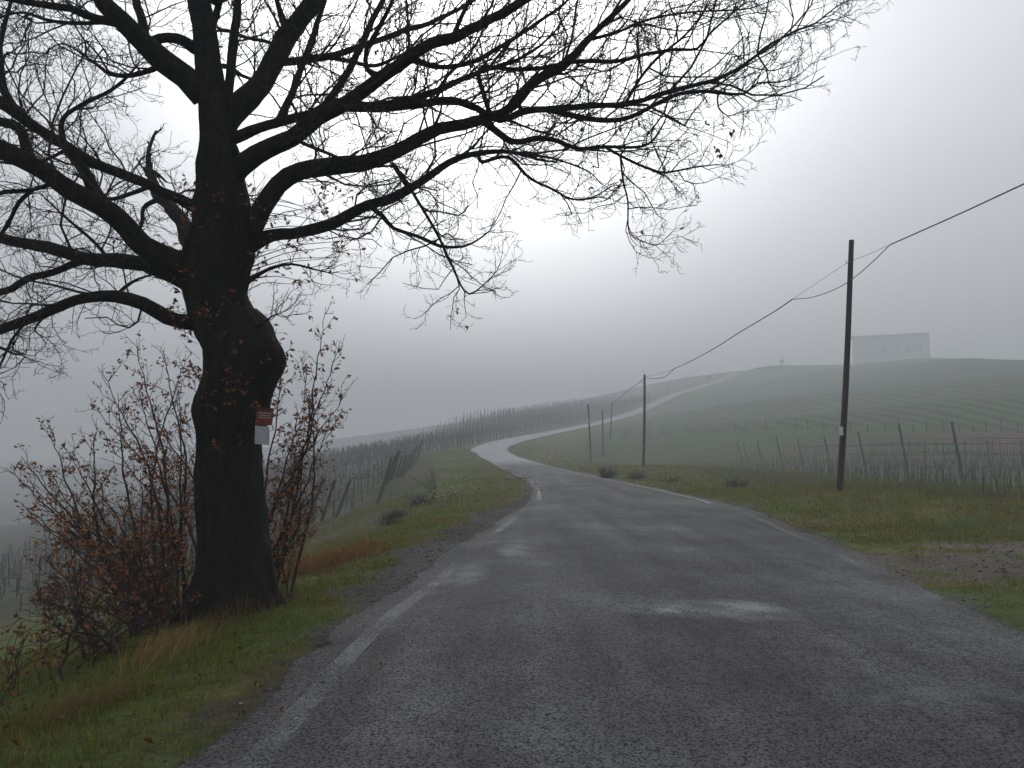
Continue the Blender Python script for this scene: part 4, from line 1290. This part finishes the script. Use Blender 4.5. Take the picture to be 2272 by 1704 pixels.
# ------------------------------------------------------------------ posts and vines
def post_mesh(name, h, r, mat, lean=(0, 0), sides=7):
    mb = MB()
    P = np.array([[lean[0] * f * h, lean[1] * f * h, -0.15 + (h + 0.15) * f] for f in np.linspace(0, 1, 6)])
    P[:, 0] += 0.012 * np.sin(np.linspace(0, 5, 6))
    mb.tube(P, np.linspace(r * 1.08, r * 0.92, 6), sides)
    o = mb.build(name, mat, smooth=False)
    return o


def place(proto, used, loc, rz=0.0, tilt=(0, 0), scale=(1, 1, 1)):
    o = proto if not used else proto.copy()
    if used:
        COL.objects.link(o)
    o.location = loc
    o.rotation_euler = (tilt[0], tilt[1], rz)
    o.scale = scale
    return o


# leaning anchor posts at the heads of the left-hand rows
heads = [(628, 1148, 29.5, 0.62), (675, 1168, 32, 1), (708, 1170, 35, 1.05), (745, 1150, 40, 1.0)]
labs = ['short dark post stump showing behind rusty leaves by the trunk', 'leaning dark post nearest the rusty scrub, left of two taller ones', 'leaning dark post, tallest, in the middle of the three before the gap',
        'leaning dark post on the road side of the gap in the row heads']
hp = post_mesh('anchor_post', 2.0, 0.075, M['pole'])
used = False
row_heads = []
for (u, v, Y, s), lb in zip(heads, labs):
    x = U(u, v, Y)[0]
    o = place(hp, used, (x, Y, gz(x, Y)), tilt=(R(-4), R(rng.uniform(17, 22))), scale=(1, 1, s))
    tag(o, lb, 'post', 'leaning anchor posts of the left vineyard')
    used = True
    row_heads.append((x, Y))
nh = 15
for k in range(nh):
    f = k / (nh - 1)
    a = U(836 + (925 - 836) * f, 1118 + (1030 - 1118) * f, 46 + 36 * f)
    o = place(hp, True, (a[0], a[1], gz(a[0], a[1])), tilt=(R(-4), R(rng.uniform(13, 19))), scale=(1.15, 1.15, rng.uniform(1.0, 1.15)))
    tag(o, ['dark leaning post at the near end of the tight row of anchor posts', 'dark leaning post in the tight receding row by the grass bank', 'dark leaning post at the far end of the tight row of anchor posts'][0 if k == 0 else 2 if k == nh - 1 else 1],
        'post', 'leaning anchor posts of the left vineyard')
    row_heads.append((a[0], a[1]))

posts, vines = [], []
rd = unit(np.array([-1, 0.22]))
Yr = 29.0
while Yr < 124:
    hx = np.interp(Yr, [29, 40, 46, 82, 100, 124], [-9.0, -8.8, -7.8, -9.8, -13, -19])
    L_ = 34 + 6 * hash2(Yr, 1, 1)
    s = 1.0
    while s < L_:
        p = np.array([hx, Yr]) + rd * s
        if int(s) % 5 == 1:
            posts.append((p[0], p[1], 1.75))
        if rng.random() < 0.75:
            vines.append((p[0] + rng.normal() * 0.08, p[1] + rng.normal() * 0.1))
        s += 1.0
    Yr += 2.7
# rows on the slope beyond the bend, parallel with the road
tn = np.gradient(RC[:, :2], axis=0)
tn /= np.linalg.norm(tn, axis=1)[:, None]
cum = np.concatenate([[0], np.cumsum(np.linalg.norm(np.diff(RC[:, :2], axis=0), axis=1))])
i_s = np.abs(RL[:, 1] - 108).argmin()
for rrow in range(16):
    off = 3.2 + 2.7 * rrow + 0.09 * rrow ** 2
    s = cum[i_s] - 24 - rrow * 0.6
    s_end = cum[i_s] + 215
    while s < s_end:
        if s < cum[i_s]:                       # runs on straight past the bend, down to the left
            t0 = unit(np.array([0.86, 0.51]))
            p = np.array([RL[i_s, 0], RL[i_s, 1]]) + t0 * (s - cum[i_s]) + np.array([-t0[1], t0[0]]) * (off + 0.5)
        else:
            i = np.searchsorted(cum, s)
            p = RL[i, :2] + np.array([-tn[i, 1], tn[i, 0]]) * off
        posts.append((p[0] + rng.normal() * 0.1, p[1] + rng.normal() * 0.1, 2.2 + 1.3 * min(max(p[1] - 110, 0) / 80, 1)))
        vines.append((p[0] + 0.5, p[1] + 0.3))
        s += 2.3 + 0.5 * rng.random()
posts = [p for p in posts if p[1] > 20]
pa = np.array(posts)
dpro, _ = road_dist(pa[:, 0], pa[:, 1])
pa = pa[dpro > 1.6]
pz = ground_z(pa[:, 0], pa[:, 1])
order = np.argsort(np.hypot(pa[:, 0], pa[:, 1]))
vp = post_mesh('vineyard_post', 1.75, 0.042, M['far_post'], sides=6)
rest = MB()
for n_, k in enumerate(order):
    x, y, h = pa[k]
    if n_ < 290:
        o = place(vp, n_ > 0, (x, y, pz[k]), rz=rng.uniform(0, 6), tilt=(rng.normal() * 0.04, rng.normal() * 0.05), scale=((1.0, 1.0) if y < 110 else (1.4, 1.4)) + (h / 1.75 * rng.uniform(0.9, 1.1),))
        if y < 100 and x < -6:
            tag(o, 'thin dark post along a vine row on the slope below the road', 'post', 'posts of the vineyard below the road')
        else:
            tag(o, 'thin dark post among the bare vines beyond the road bend', 'post', 'posts of the vineyard beyond the bend')
    else:
        h *= rng.uniform(0.9, 1.15)
        rest.tube(np.array([[x, y, pz[k] - 0.1], [x + rng.normal() * 0.10, y, pz[k] + h]]), [0.070, 0.062], 5)
tag(rest.build('distant_posts', M['far_post']), 'distant vineyard posts fading up the misty slope', 'posts', kind='stuff')


def vine_mesh(seed, wide=1.0):
    mb = MB()
    P = np.array([[0, 0, -0.05], [rng.normal() * 0.05, 0, 0.35], [rng.normal() * 0.06, 0.02, 0.72]])
    mb.tube(catmull(P, 0.12), np.linspace(0.034, 0.026, len(catmull(P, 0.12))), 5)
    for s in (-1, 1):
        a = P[2]
        A = np.array([a, a + [s * 0.25, 0, 0.12], a + [s * 0.55, rng.normal() * 0.04, 0.10]])
        mb.tube(A, [0.02, 0.014, 0.01], 4, cap=False)
        for k in range(4):
            b0 = a + (A[2] - a) * rng.uniform(0.1, 1) + [0, 0, 0.05]
            grow(mb, b0, unit(np.array([rng.normal() * 0.3, rng.normal() * 0.2, 1])), rng.uniform(0.35, 0.75), 0.0065, 0 if k else 1, up=0.1, dens=0.5)
    return mb


va = np.array(vines)
dv_, _ = road_dist(va[:, 0], va[:, 1])
va = va[dv_ > 1.5]
vz = ground_z(va[:, 0], va[:, 1])
order = np.argsort(np.hypot(va[:, 0], va[:, 1]))
vm = [vine_mesh(k) for k in range(5)]
protos = [m_.build('grape_vine', M['twig']) for m_ in vm]
vused = [False] * 5
vrot = math.atan2(rd[1], rd[0])
mass = MB()
for n_, k in enumerate(order):
    x, y = va[k]
    if n_ < 290:
        j = n_ % 5
        o = place(protos[j], vused[j], (x, y, vz[k]), rz=vrot + rng.normal() * 0.15, scale=(rng.uniform(0.8, 1.15),) * 3)
        vused[j] = True
        tag(o, 'bare pruned grape vine in the rows on the left slope', 'vine', 'grape vines of the left vineyard')
    else:
        src = vm[rng.integers(5)]
        a = vrot + rng.normal() * 0.4
        s = rng.uniform(0.8, 1.2) * (1.0 if y < 110 else 1.7)
        VV = np.vstack(src.v) * s
        VV = np.stack([VV[:, 0] * math.cos(a) - VV[:, 1] * math.sin(a) + x, VV[:, 0] * math.sin(a) + VV[:, 1] * math.cos(a) + y, VV[:, 2] + vz[k]], -1)
        mass.add(VV, np.vstack(src.q), np.vstack(src.t) if src.t else None)
tag(mass.build('vine_canes', M['twig']), 'brown mass of bare vine canes beyond the bend', 'vines', kind='stuff')

# right-hand young vineyard: leaning head posts, row posts, stakes, wires
gp = post_mesh('trellis_post', 2.3, 0.05, M['grey_post'])
sk = post_mesh('vine_stake', 0.85, 0.027, M['stake'], sides=5)
hx = [(2144, 1105, 24), (2021, 1081, 30), (1928, 1078, 35), (1848, 1065, 42), (1785, 1054, 50), (1741, 1060, 46), (1694, 1050, 60), (1662, 1046, 66), (1648, 1044, 72)]
tl = ['tall grey trellis post leaning left near the right edge of the photo', 'grey leaning trellis post, second from the right edge', 'grey leaning trellis post, first to the right of the tallest pole',
      'grey leaning trellis post just left behind the tallest pole', 'faint grey trellis post in the gap between dark bushes and tallest pole', 'grey leaning trellis post left of the tallest pole, standing by the verge',
      'faint grey trellis post right of the low reddish bush', 'thin far trellis post just right of the dark bushes', 'thin farthest trellis post behind the dark bushes']
used = False
hx3 = []
for (u, v, Y), lb in zip(hx, tl):
    x = U(u, v, Y)[0]
    o = place(gp, used, (x, Y, gz(x, Y)), tilt=(R(2), R(-rng.uniform(9, 12))), scale=(0.85, 0.85, rng.uniform(0.98, 1.05)))
    tag(o, lb, 'post', 'leaning trellis posts of the young vineyard')
    used = True
    hx3.append((x, Y))
rows_y = np.arange(24, 78, 3.0)
n_st = n_tp = 0
wires = MB()
for yr in rows_y:
    x0 = np.interp(yr, [24, 30, 35, 42, 50, 60, 76], [13.6, 14.9, 15.5, 16.8, 18.2, 18.8, 19.5])
    x1 = min(0.68 * yr + 3, x0 + 30)
    z0 = ground_z(np.array([x0, x1]), np.array([yr, yr + 0.1 * (x1 - x0)]))
    x = x0 + 0.8
    while x < x1 and n_st < 280:
        y = yr + 0.1 * (x - x0) + rng.normal() * 0.08
        h = rng.uniform(0.75, 1.15)
        o = place(sk, n_st > 0, (x, y, gz(x, y)), rz=rng.uniform(0, 6), tilt=(rng.normal() * 0.05, rng.normal() * 0.05), scale=(rng.uniform(0.8, 1.4),) * 2 + (h,))
        tag(o, 'pale thin vine stake in the young vineyard right of the road', 'stake', 'stakes of the young vineyard')
        n_st += 1
        x += 0.9 if yr < 45 else 1.3
    x = x0 + 6
    while x < x1:
        y = yr + 0.1 * (x - x0)
        o = place(gp, True, (x, y, gz(x, y)), rz=rng.uniform(0, 6), tilt=(rng.normal() * 0.03, rng.normal() * 0.03), scale=(0.7, 0.7, 0.85))
        tag(o, 'slim upright grey post inside the rows of the young vineyard', 'post', 'row posts of the young vineyard')
        n_tp += 1
        x += 6
    if yr < 60:
        for hh in (0.8, 1.3, 1.8):
            P = np.array([[x0 + (x1 - x0) * f, yr + 0.1 * (x1 - x0) * f, z0[0] + (z0[1] - z0[0]) * f + hh] for f in np.linspace(0, 1, 6)])
            wires.tube(P, 0.004, 3, cap=False)
tag(wires.build('trellis_wires', M['cable']), 'thin trellis wires strung along the young vine rows', 'wires', kind='stuff')
# short young vines between the stakes
yv = MB()
for yr in rows_y:
    x0 = np.interp(yr, [24, 30, 35, 42, 50, 60, 76], [13.6, 14.9, 15.5, 16.8, 18.2, 18.8, 19.5])
    x1 = min(0.68 * yr + 3, x0 + 30)
    for x in np.arange(x0 + 0.3, x1, 0.30):
        y = yr + 0.1 * (x - x0) + rng.normal() * 0.1
        p = np.array([x, y, gz(x, y) - 0.03])
        grow(yv, p, unit(np.array([rng.normal() * 0.2, rng.normal() * 0.2, 1])), rng.uniform(0.5, 1.0), 0.011, 1, up=0.5, kink=0.2, dens=0.12)
tag(yv.build('young_vines', M['twig']), 'bare young vine stems filling the rows right of the road', 'vines', kind='stuff')
# posts along the foot of the hill
fp = post_mesh('field_post', 1.6, 0.055, M['post'], sides=5)
for k in range(20):
    u = 1628 + k * 33 + rng.normal() * 3
    Y = np.interp(u, [1600, 1950, 2272], [111, 97, 91])
    x, Y, _z = U(u, 950, Y)
    o = place(fp, k > 0, (x, Y, gz(x, Y)), tilt=(0, rng.normal() * 0.06), scale=(0.9, 0.9, rng.uniform(0.5, 0.85)))
    tag(o, 'small dark post in the line along the foot of the green hill', 'post', 'posts along the foot of the hill')
# one small white marker post at the inside of the bend
mk = post_mesh('marker_post', 0.45, 0.05, M['white'], sides=6)
x = U(1221, 1000, 88)[0]
place(mk, False, (x, 88, gz(x, 88)))
tag(mk, 'tiny white marker post in the grass inside the bend', 'marker')


# ------------------------------------------------------------------ bushes, weeds, far tree
def bush(name, base, w, h, n, label, mat='shoot', cat='bush', level=1, r=0.007):
    mb = MB()
    base = np.array(base)
    for k in range(n):
        a = rng.uniform(0, 2 * math.pi)
        d = unit(np.array([math.cos(a) * rng.uniform(0.2, 1.2) * w / h, math.sin(a) * rng.uniform(0.2, 1.2) * w / h, 1]))
        grow(mb, base + [rng.normal() * w * 0.15, rng.normal() * w * 0.15, -0.03], d, h * rng.uniform(0.6, 1.1), r, level, up=0.02, kink=0.3)
    o = mb.build(name, M[mat], offset=base)
    o.location = base
    tag(o, label, cat)
    return o


def gp3(u, v, Y):
    x, Y, _z = U(u, v, Y)
    return (x, Y, gz(x, Y))


bush('bush', gp3(1348, 1045, 47), 1.0, 0.8, 60, 'dark round leafless bush at the foot of the farther pole, on its left', r=0.012)
bush('bush', gp3(1412, 1052, 44), 0.95, 0.62, 50, 'dark leafless bush directly below the pole with the red plate', r=0.012)
bush('bush', gp3(1488, 1058, 40), 0.85, 0.45, 40, 'low dark bush to the right of the pole with the red plate', r=0.011)
bush('bush', gp3(1630, 1065, 33), 1.2, 0.55, 55, 'wide low reddish bush halfway between the two big poles', r=0.010)
bush('bush', gp3(880, 1150, 26), 1.2, 0.45, 110, 'dark dead bramble heap on the bank left of the road', r=0.008)
bush('bush', gp3(930, 1128, 30), 1.0, 0.55, 80, 'dark bramble patch below the little bare sapling', r=0.009)
bush('bush', gp3(868, 1190, 20.5), 0.8, 0.35, 110, 'reddish dry weed clump at the edge of the left verge', r=0.004)
sp = gp3(962, 1105, 31)
mb = MB()
for k in range(5):
    grow(mb, np.array(sp), unit(np.array([rng.normal() * 0.45, rng.normal() * 0.3, 1])), rng.uniform(0.9, 1.5), 0.013, 1, up=0.1, dens=0.5)
o = mb.build('bare_sapling', M['twig'], offset=sp)
o.location = sp
tag(o, 'small leafless sapling on the left bank above the brambles', 'sapling')
# seed heads
sp = gp3(980, 1140, 27)
mb = MB()
for k in range(70):
    p = np.array(sp) + [rng.normal() * 0.55, rng.normal() * 0.5, 0]
    p[2] = gz(p[0], p[1])
    h = rng.uniform(0.25, 0.6)
    q_ = p + [rng.normal() * 0.06, rng.normal() * 0.06, h]
    mb.tube(np.array([p, q_]), 0.004, 3, cap=False, c=(0.10, 0.09, 0.05))
    mb.tube(np.array([q_, q_ + [0, 0, 0.03], q_ + [0, 0, 0.05]]), [0.006, 0.017, 0.004], 5, c=(0.42, 0.42, 0.36))
o = mb.build('weed_clump', M['stone'], offset=sp)
o.location = sp
tag(o, 'clump of weeds with pale seed heads beside the gravel shoulder', 'weeds')
# trees in the mist on the ridge
for (u, v, Y, h, lb) in ((1735, 818, 222, 5.0, 'ghostly bare tree on the ridge left of the house'), (1572, 850, 214, 3.5, 'faint small tree at the top of the rising road')):
    b_ = gp3(u, v, Y)
    root = empty('bare_tree', b_, lb, 'tree')
    mb, cr_ = MB(), MB()
    mb.tube(np.array([[b_[0], b_[1], b_[2] - 0.2], [b_[0] + 0.1, b_[1], b_[2] + h * 0.45]]), [0.28, 0.16], 7)
    mb.build('trunk', M['bark'], root, offset=b_)
    for k in range(26):
        s0 = np.array([b_[0] + 0.06, b_[1], b_[2] + h * rng.uniform(0.2, 0.45)])
        a = rng.uniform(0, 6.28)
        grow(cr_, s0, unit(np.array([math.cos(a), math.sin(a), rng.uniform(0.4, 1.6)])), h * rng.uniform(0.35, 0.6), 0.10, 2, up=0.08, dens=0.16)
    cr_.build('crown', M['twig'], root, offset=b_)

# ------------------------------------------------------------------ farmhouse on the hill
HY = 240
hl, hr = U(1893, 808, HY + 4), U(2062, 806, HY - 2)
hz = min(gz(hl[0], hl[1]), gz(hr[0], hr[1]), gz(0.5 * (hl[0] + hr[0]), 0.5 * (hl[1] + hr[1]))) - 0.3
axh = unit((hr - hl) * [1, 1, 0])
inh = np.array([-axh[1], axh[0], 0])
WL = np.linalg.norm((hr - hl)[:2])
H = 0.5 * (U(1980, 741, HY)[2] + U(1980, 741, HY)[2]) - hz
hrz = math.atan2(axh[1], axh[0])
o0 = np.array([hl[0], hl[1], hz])
house = empty('farmhouse', tuple(o0), 'long pale two-storey farmhouse fading into the mist on the hilltop', 'house')


def hb(mb, a, c, z0, sa, sc, sz):             # box in house axes: a along, c inward, centre bottom at z0
    p = o0 + axh * a + inh * c
    mb.box(p[0], p[1], hz + z0 + sz / 2, sa, sc, sz, hrz)


mb = MB()
hb(mb, WL / 2, 5.0, 0, WL, 10, H - 0.9)
mb.build('wall', M['plaster'], house, offset=o0)
mb = MB()
hb(mb, WL / 2, -0.06, H * 0.36, WL + 0.2, 0.3, 0.35)
mb.build('string_course', M['roof'], house, offset=o0)
mb = MB()                                      # low gabled roof with eaves
e = 0.9
c8 = [(-e, -e), (WL + e, -e), (WL + e, 10 + e), (-e, 10 + e)]
V = [o0 + axh * a + inh * c + np.array([0, 0, H - 0.9]) for a, c in c8] + [o0 + axh * a + inh * c + np.array([0, 0, H - 0.45]) for a, c in c8]
V += [o0 + axh * a + inh * 5 + np.array([0, 0, H + 0.9]) for a in (-e, WL + e)]
mb.add(V, [[3, 2, 1, 0], [0, 1, 5, 4], [1, 2, 6, 5], [2, 3, 7, 6], [3, 0, 4, 7], [4, 5, 9, 8], [6, 7, 8, 9]], [[5, 6, 9], [7, 4, 8]])
mb.build('roof', M['roof'], house, offset=o0)
for k in range(7):
    mb = MB()
    a = WL * (k + 0.5) / 7
    dh, hw = H * 0.36 - 3.0, WL * 0.045
    hb(mb, a, -0.02, 0.2, hw * 2, 0.16, dh)
    arc = [o0 + axh * (a + hw * math.cos(t)) - inh * 0.10 + np.array([0, 0, 0.2 + dh + hw * 0.6 * math.sin(t)]) for t in np.linspace(0, math.pi, 10)]
    mb.add([o0 + axh * a - inh * 0.10 + np.array([0, 0, 0.2 + dh])] + arc, None, [[0, i + 1, i + 2] for i in range(9)])
    mb.build('archway', M['opening'], house, offset=o0)
for k in range(6):
    mb = MB()
    hb(mb, WL * (k + 0.7) / 6.4, -0.02, H * 0.56, 2.2, 0.12, 3.0)
    mb.build('window', M['opening'], house, offset=o0)
mb = MB()
hb(mb, WL + 0.3, -0.1, 0, 0.5, 0.3, H - 0.9)
mb.build('downpipe', M['opening'], house, offset=o0)

# ------------------------------------------------------------------ grass, dry tufts, gravel, fallen leaves
def blades(mb, x, y, h, w, c, lean=0.45, dirb=None):
    n = len(x)
    z = ground_z(x, y) - 0.012
    a = rng.uniform(0, 2 * math.pi, n)
    la = rng.uniform(0, 2 * math.pi, n) if dirb is None else dirb + rng.normal(size=n) * 0.5
    ln = np.abs(rng.normal(size=n)) * lean
    b0 = np.stack([x, y, z], -1)
    wd = np.stack([np.cos(a), np.sin(a), np.zeros(n)], -1) * (w * 0.5)[:, None]
    ld = np.stack([np.cos(la), np.sin(la), np.zeros(n)], -1)
    up = np.array([0, 0, 1.0])
    m = b0 + (up * 0.6 + ld * (ln * 0.35)[:, None]) * h[:, None]
    t = b0 + (up * (1 - 0.25 * np.minimum(ln, 1.5))[:, None] + ld * ln[:, None]) * h[:, None]
    V = np.stack([b0 - wd, b0 + wd, m + wd * 0.75, m - wd * 0.75, t], 1).reshape(-1, 3)
    k = np.arange(n)[:, None] * 5
    mb.add(V, k + np.array([0, 1, 2, 3]), k + np.array([3, 2, 4]), np.repeat(c, 5, 0))


def grass_colour(x, y, n1, dryness):
    n = len(x)
    g0, g1 = np.array([0.065, 0.105, 0.012]), np.array([0.215, 0.225, 0.028])
    dr = np.array([0.24, 0.165, 0.060])
    k = rng.random(n)[:, None]
    c = g0 + (g1 - g0) * k
    isd = (rng.random(n) < dryness)[:, None]
    return np.where(isd, dr * rng.uniform(0.55, 1.2, (n, 1)), c) * rng.uniform(0.75, 1.25, (n, 1))


def scatter(mb, x0, x1, y0, y1, n, h, w, side, dmin=0.0, dmax=99, dry=0.2, keep=0.35, lean=0.5):
    x, y = rng.uniform(x0, x1, n), rng.uniform(y0, y1, n)
    d, s = road_dist(x, y)
    _, bare = cover(x, y, d, s)
    cl_ = fbm(x * 2.6, y * 2.6, 71)
    p = sstep(0.25, 0.5, cl_) * (1 - keep) + keep
    ok = (s == side) & (d > 0.12 + dmin) & (d < dmax) & (rng.random(n) < p * (1 - bare * 0.97))
    x, y, cl_, d = x[ok], y[ok], cl_[ok], d[ok]
    n1 = fbm(x * 0.7, y * 0.7, 72)
    dd = np.clip(dry + (sstep(0.42, 0.62, n1) - 0.3) * 0.55, 0.02, 0.95)
    hh = rng.uniform(0.5, 1.25, len(x)) * h * (0.6 + 0.9 * cl_) * (0.55 + 0.45 * sstep(0.2, 1.2, d))
    blades(mb, x, y, hh, rng.uniform(0.6, 1.3, len(x)) * w, grass_colour(x, y, n1, dd), lean)


gl = MB()
scatter(gl, -6.5, -1, 2.2, 9, 95000, 0.075, 0.0055, -1, 0.2, 5.5, 0.16)
scatter(gl, -7, 0, 9, 20, 80000, 0.085, 0.008, -1, 0.2, 6, 0.18)
scatter(gl, -10, 1.5, 20, 48, 60000, 0.10, 0.016, -1, 0.15, 9, 0.22)
scatter(gl, -14, 1, 48, 108, 30000, 0.14, 0.04, -1, 0.15, 12, 0.2)
tag(gl.build('grass', M['grass']), 'short green grass on the left verge and bank', 'grass', kind='stuff')
gr = MB()
scatter(gr, 4, 20, 7, 17, 70000, 0.07, 0.009, 1, 0.15, 16, 0.22, 0.15)
scatter(gr, 5, 24, 14, 32, 110000, 0.11, 0.013, 1, 0.15, 16, 0.30, 0.3)
scatter(gr, 3, 34, 30, 64, 60000, 0.17, 0.026, 1, 0.15, 16, 0.35)
scatter(gr, -2, 40, 60, 110, 22000, 0.16, 0.05, 1, 0.15, 30, 0.3)
tag(gr.build('grass', M['grass']), 'olive grass and clumps on the right verge', 'grass', kind='stuff')
tall = MB()                                    # pale tall weeds along the young vineyard edge
n = 16000
y = rng.uniform(21, 62, n)
x = np.interp(y, [21, 24, 35, 50, 62], [12.2, 12.4, 13.6, 15.6, 16.5]) + rng.normal(size=n) * 1.5 - 0.3
x2, y2 = rng.uniform(11, 22, 12000), rng.uniform(21.5, 30, 12000)
x, y = np.concatenate([x, x2]), np.concatenate([y, y2])
ok = rng.random(len(x)) < sstep(0.3, 0.5, fbm(x * 1.2, y * 1.2, 81))
x, y = x[ok], y[ok]
c = np.array([0.17, 0.165, 0.075]) * rng.uniform(0.5, 1.35, (len(x), 1)) + (rng.random((len(x), 1)) < 0.4) * np.array([-0.05, -0.02, -0.025])
blades(tall, x, y, rng.uniform(0.15, 0.42, len(x)), rng.uniform(0.008, 0.018, len(x)), np.clip(c, 0.01, 1), 0.3)
tag(tall.build('tall_grass', M['grass']), 'pale dry tall grass along the edge of the young vineyard', 'grass', kind='stuff')


def tuft(spots, label, c0, c1, hh, ww, lean, dirb=None):
    mb = MB()
    base = np.array([spots[0][0], spots[0][1], gz(spots[0][0], spots[0][1])])
    for (x, y, n, s) in spots:
        X, Yy = x + rng.normal(size=n) * s, y + rng.normal(size=n) * s
        k = rng.random((n, 1))
        blades(mb, X, Yy, rng.uniform(0.5, 1.2, n) * hh, rng.uniform(0.7, 1.3, n) * ww, (np.array(c0) * (1 - k) + np.array(c1) * k) * rng.uniform(0.6, 1.2, (n, 1)), lean, dirb)
    o = mb.build('dry_grass_tuft', M['grass'], offset=base)
    o.location = base
    tag(o, label, 'grass tuft', 'dry grass tufts on the left verge')


def gx(u, v, Y):
    return U(u, v, Y)[0], Y


tuft([(*gx(770, 1235, 12.3), 420, 0.30), (*gx(720, 1250, 12.0), 420, 0.3), (*gx(665, 1268, 11.6), 350, 0.28), (*gx(820, 1210, 13.4), 260, 0.25)], 'orange dry grass clump on the verge between trunk and brambles', (0.30, 0.13, 0.035), (0.20, 0.12, 0.04), 0.26, 0.008, 0.6)
tuft([(*gx(360, 1440, 6.7), 120, 0.17), (*gx(405, 1420, 6.9), 120, 0.14), (*gx(310, 1475, 6.3), 110, 0.18)], 'long straw-coloured grass tuft bending at the left foot of the trunk', (0.36, 0.23, 0.08), (0.28, 0.17, 0.055), 0.30, 0.005, 1.0, 0.9)
tuft([(*gx(560, 1330, 8.3), 260, 0.2), (*gx(510, 1365, 7.7), 220, 0.15), (*gx(610, 1305, 9.0), 220, 0.2)], 'brown dry grass tuft against the right foot of the trunk', (0.17, 0.085, 0.03), (0.12, 0.09, 0.03), 0.24, 0.006, 0.7)
tuft([(*gx(240, 1530, 5.3), 150, 0.12), (*gx(150, 1550, 5.1), 150, 0.14), (*gx(120, 1580, 4.9), 130, 0.14)], 'pale dry grass tuft at the bank edge in the lower left', (0.20, 0.13, 0.05), (0.14, 0.10, 0.03), 0.22, 0.005, 0.8, 0.9)

# gravel on the shoulders and lay-by
ICO = np.array([[0, 0, 1], [.894, 0, .447], [.276, .851, .447], [-.724, .526, .447], [-.724, -.526, .447], [.276, -.851, .447],
                [.724, .526, -.447], [-.276, .851, -.447], [-.894, 0, -.447], [-.276, -.851, -.447], [.724, -.526, -.447], [0, 0, -1]])
ICO_T = np.array([[0, 1, 2], [0, 2, 3], [0, 3, 4], [0, 4, 5], [0, 5, 1], [1, 6, 2], [2, 7, 3], [3, 8, 4], [4, 9, 5], [5, 10, 1], [6, 7, 2], [7, 8, 3], [8, 9, 4], [9, 10, 5], [10, 6, 1],
                  [11, 7, 6], [11, 8, 7], [11, 9, 8], [11, 10, 9], [11, 6, 10]])
st_ = MB()


def stones(x0, x1, y0, y1, n, smin, smax, side, dmax):
    x, y = rng.uniform(x0, x1, n), rng.uniform(y0, y1, n)
    d, s = road_dist(x, y)
    _, bare = cover(x, y, d, s)
    ok = (s == side) & (d > 0.05) & (d < dmax) & (rng.random(n) < bare * 0.9 + 0.03)
    x, y = x[ok], y[ok]
    m = len(x)
    z = ground_z(x, y)
    sz = smin + (smax - smin) * rng.random(m) ** 3
    sh = rng.uniform(0.6, 1.2, (m, 1, 3)) * [1, 1, 0.6]
    a = rng.uniform(0, 6.28, m)
    B = ICO[None] * sh * sz[:, None, None] * rng.uniform(0.8, 1.2, (m, 12, 1))
    ca, sa = np.cos(a)[:, None], np.sin(a)[:, None]
    V = np.stack([B[..., 0] * ca - B[..., 1] * sa + x[:, None], B[..., 0] * sa + B[..., 1] * ca + y[:, None], B[..., 2] + z[:, None] + sz[:, None] * 0.15], -1)
    col = rng.uniform(0.04, 0.13, (m, 1)) * np.array([1.0, 0.96, 0.93])
    col = np.where(rng.random((m, 1)) < 0.07, col * 2.6, col)
    st_.add(V, None, (np.arange(m)[:, None, None] * 12 + ICO_T[None]).reshape(-1, 3), np.repeat(col, 12, 0))


stones(-4, 0.8, 2.5, 12, 9000, 0.005, 0.022, -1, 2.0)
stones(-3, 1.5, 12, 34, 9000, 0.008, 0.03, -1, 2.6)
stones(4, 17, 6, 16, 11000, 0.006, 0.028, 1, 13)
stones(4, 9, 14, 34, 2500, 0.008, 0.02, 1, 1.0)
tag(st_.build('gravel', M['stone']), 'loose gravel on the road shoulders', 'gravel', kind='stuff')

fl = MB()                                      # fallen leaves on verge and road edge
for k in range(900):
    if k < 420:
        x, y = rng.normal(-3.0, 0.9), rng.uniform(3.5, 15)
    elif k < 760:
        y = rng.uniform(30, 60)
        i = np.abs(RL[:, 1] - y).argmin()
        x = RL[i, 0] + rng.normal() * 0.35 - 0.25
    else:
        x, y = rng.uniform(6, 14), rng.uniform(9, 20)
    p = np.array([x, y, gz(x, y) + 0.06])
    s = 0.05 if k < 420 else 0.08
    add_leaf(fl, p, unit(np.array([rng.normal(), rng.normal(), 0.1])), rng.uniform(0.6, 1.2) * s, leaf_colour(0.5) * 0.75, droop=0.0)
tag(fl.build('fallen_leaves', M['leaf']), 'scattered fallen brown leaves on verges and road edge', 'leaves', kind='stuff')

# ------------------------------------------------------------------ haze
zlo, zhi = GZ.min() - 1.0, max(GZ.max(), hz + H + 1.5, 14.0) + 1.0
mb = MB()
mb.box(0, 465, (zlo + zhi) / 2, 1802, 1172, zhi - zlo)
hm = bpy.data.materials.new('haze')
hm.use_nodes = True
nt = hm.node_tree
nt.nodes.clear()
om = node(nt, 'ShaderNodeOutputMaterial')
pv = node(nt, 'ShaderNodeVolumePrincipled')
pv.inputs['Color'].default_value = (0.85, 0.865, 0.885, 1)
pv.inputs['Density'].default_value = HAZE_DENSITY
pv.inputs['Anisotropy'].default_value = 0.0
pv.inputs['Density Attribute'].default_value = ''
pv.inputs['Temperature Attribute'].default_value = ''
pv.inputs['Color Attribute'].default_value = ''
nt.links.new(pv.outputs[0], om.inputs['Volume'])
hz_o = mb.build('haze', hm)
tag(hz_o, 'even grey fog filling the valley and hills', 'fog', kind='stuff')
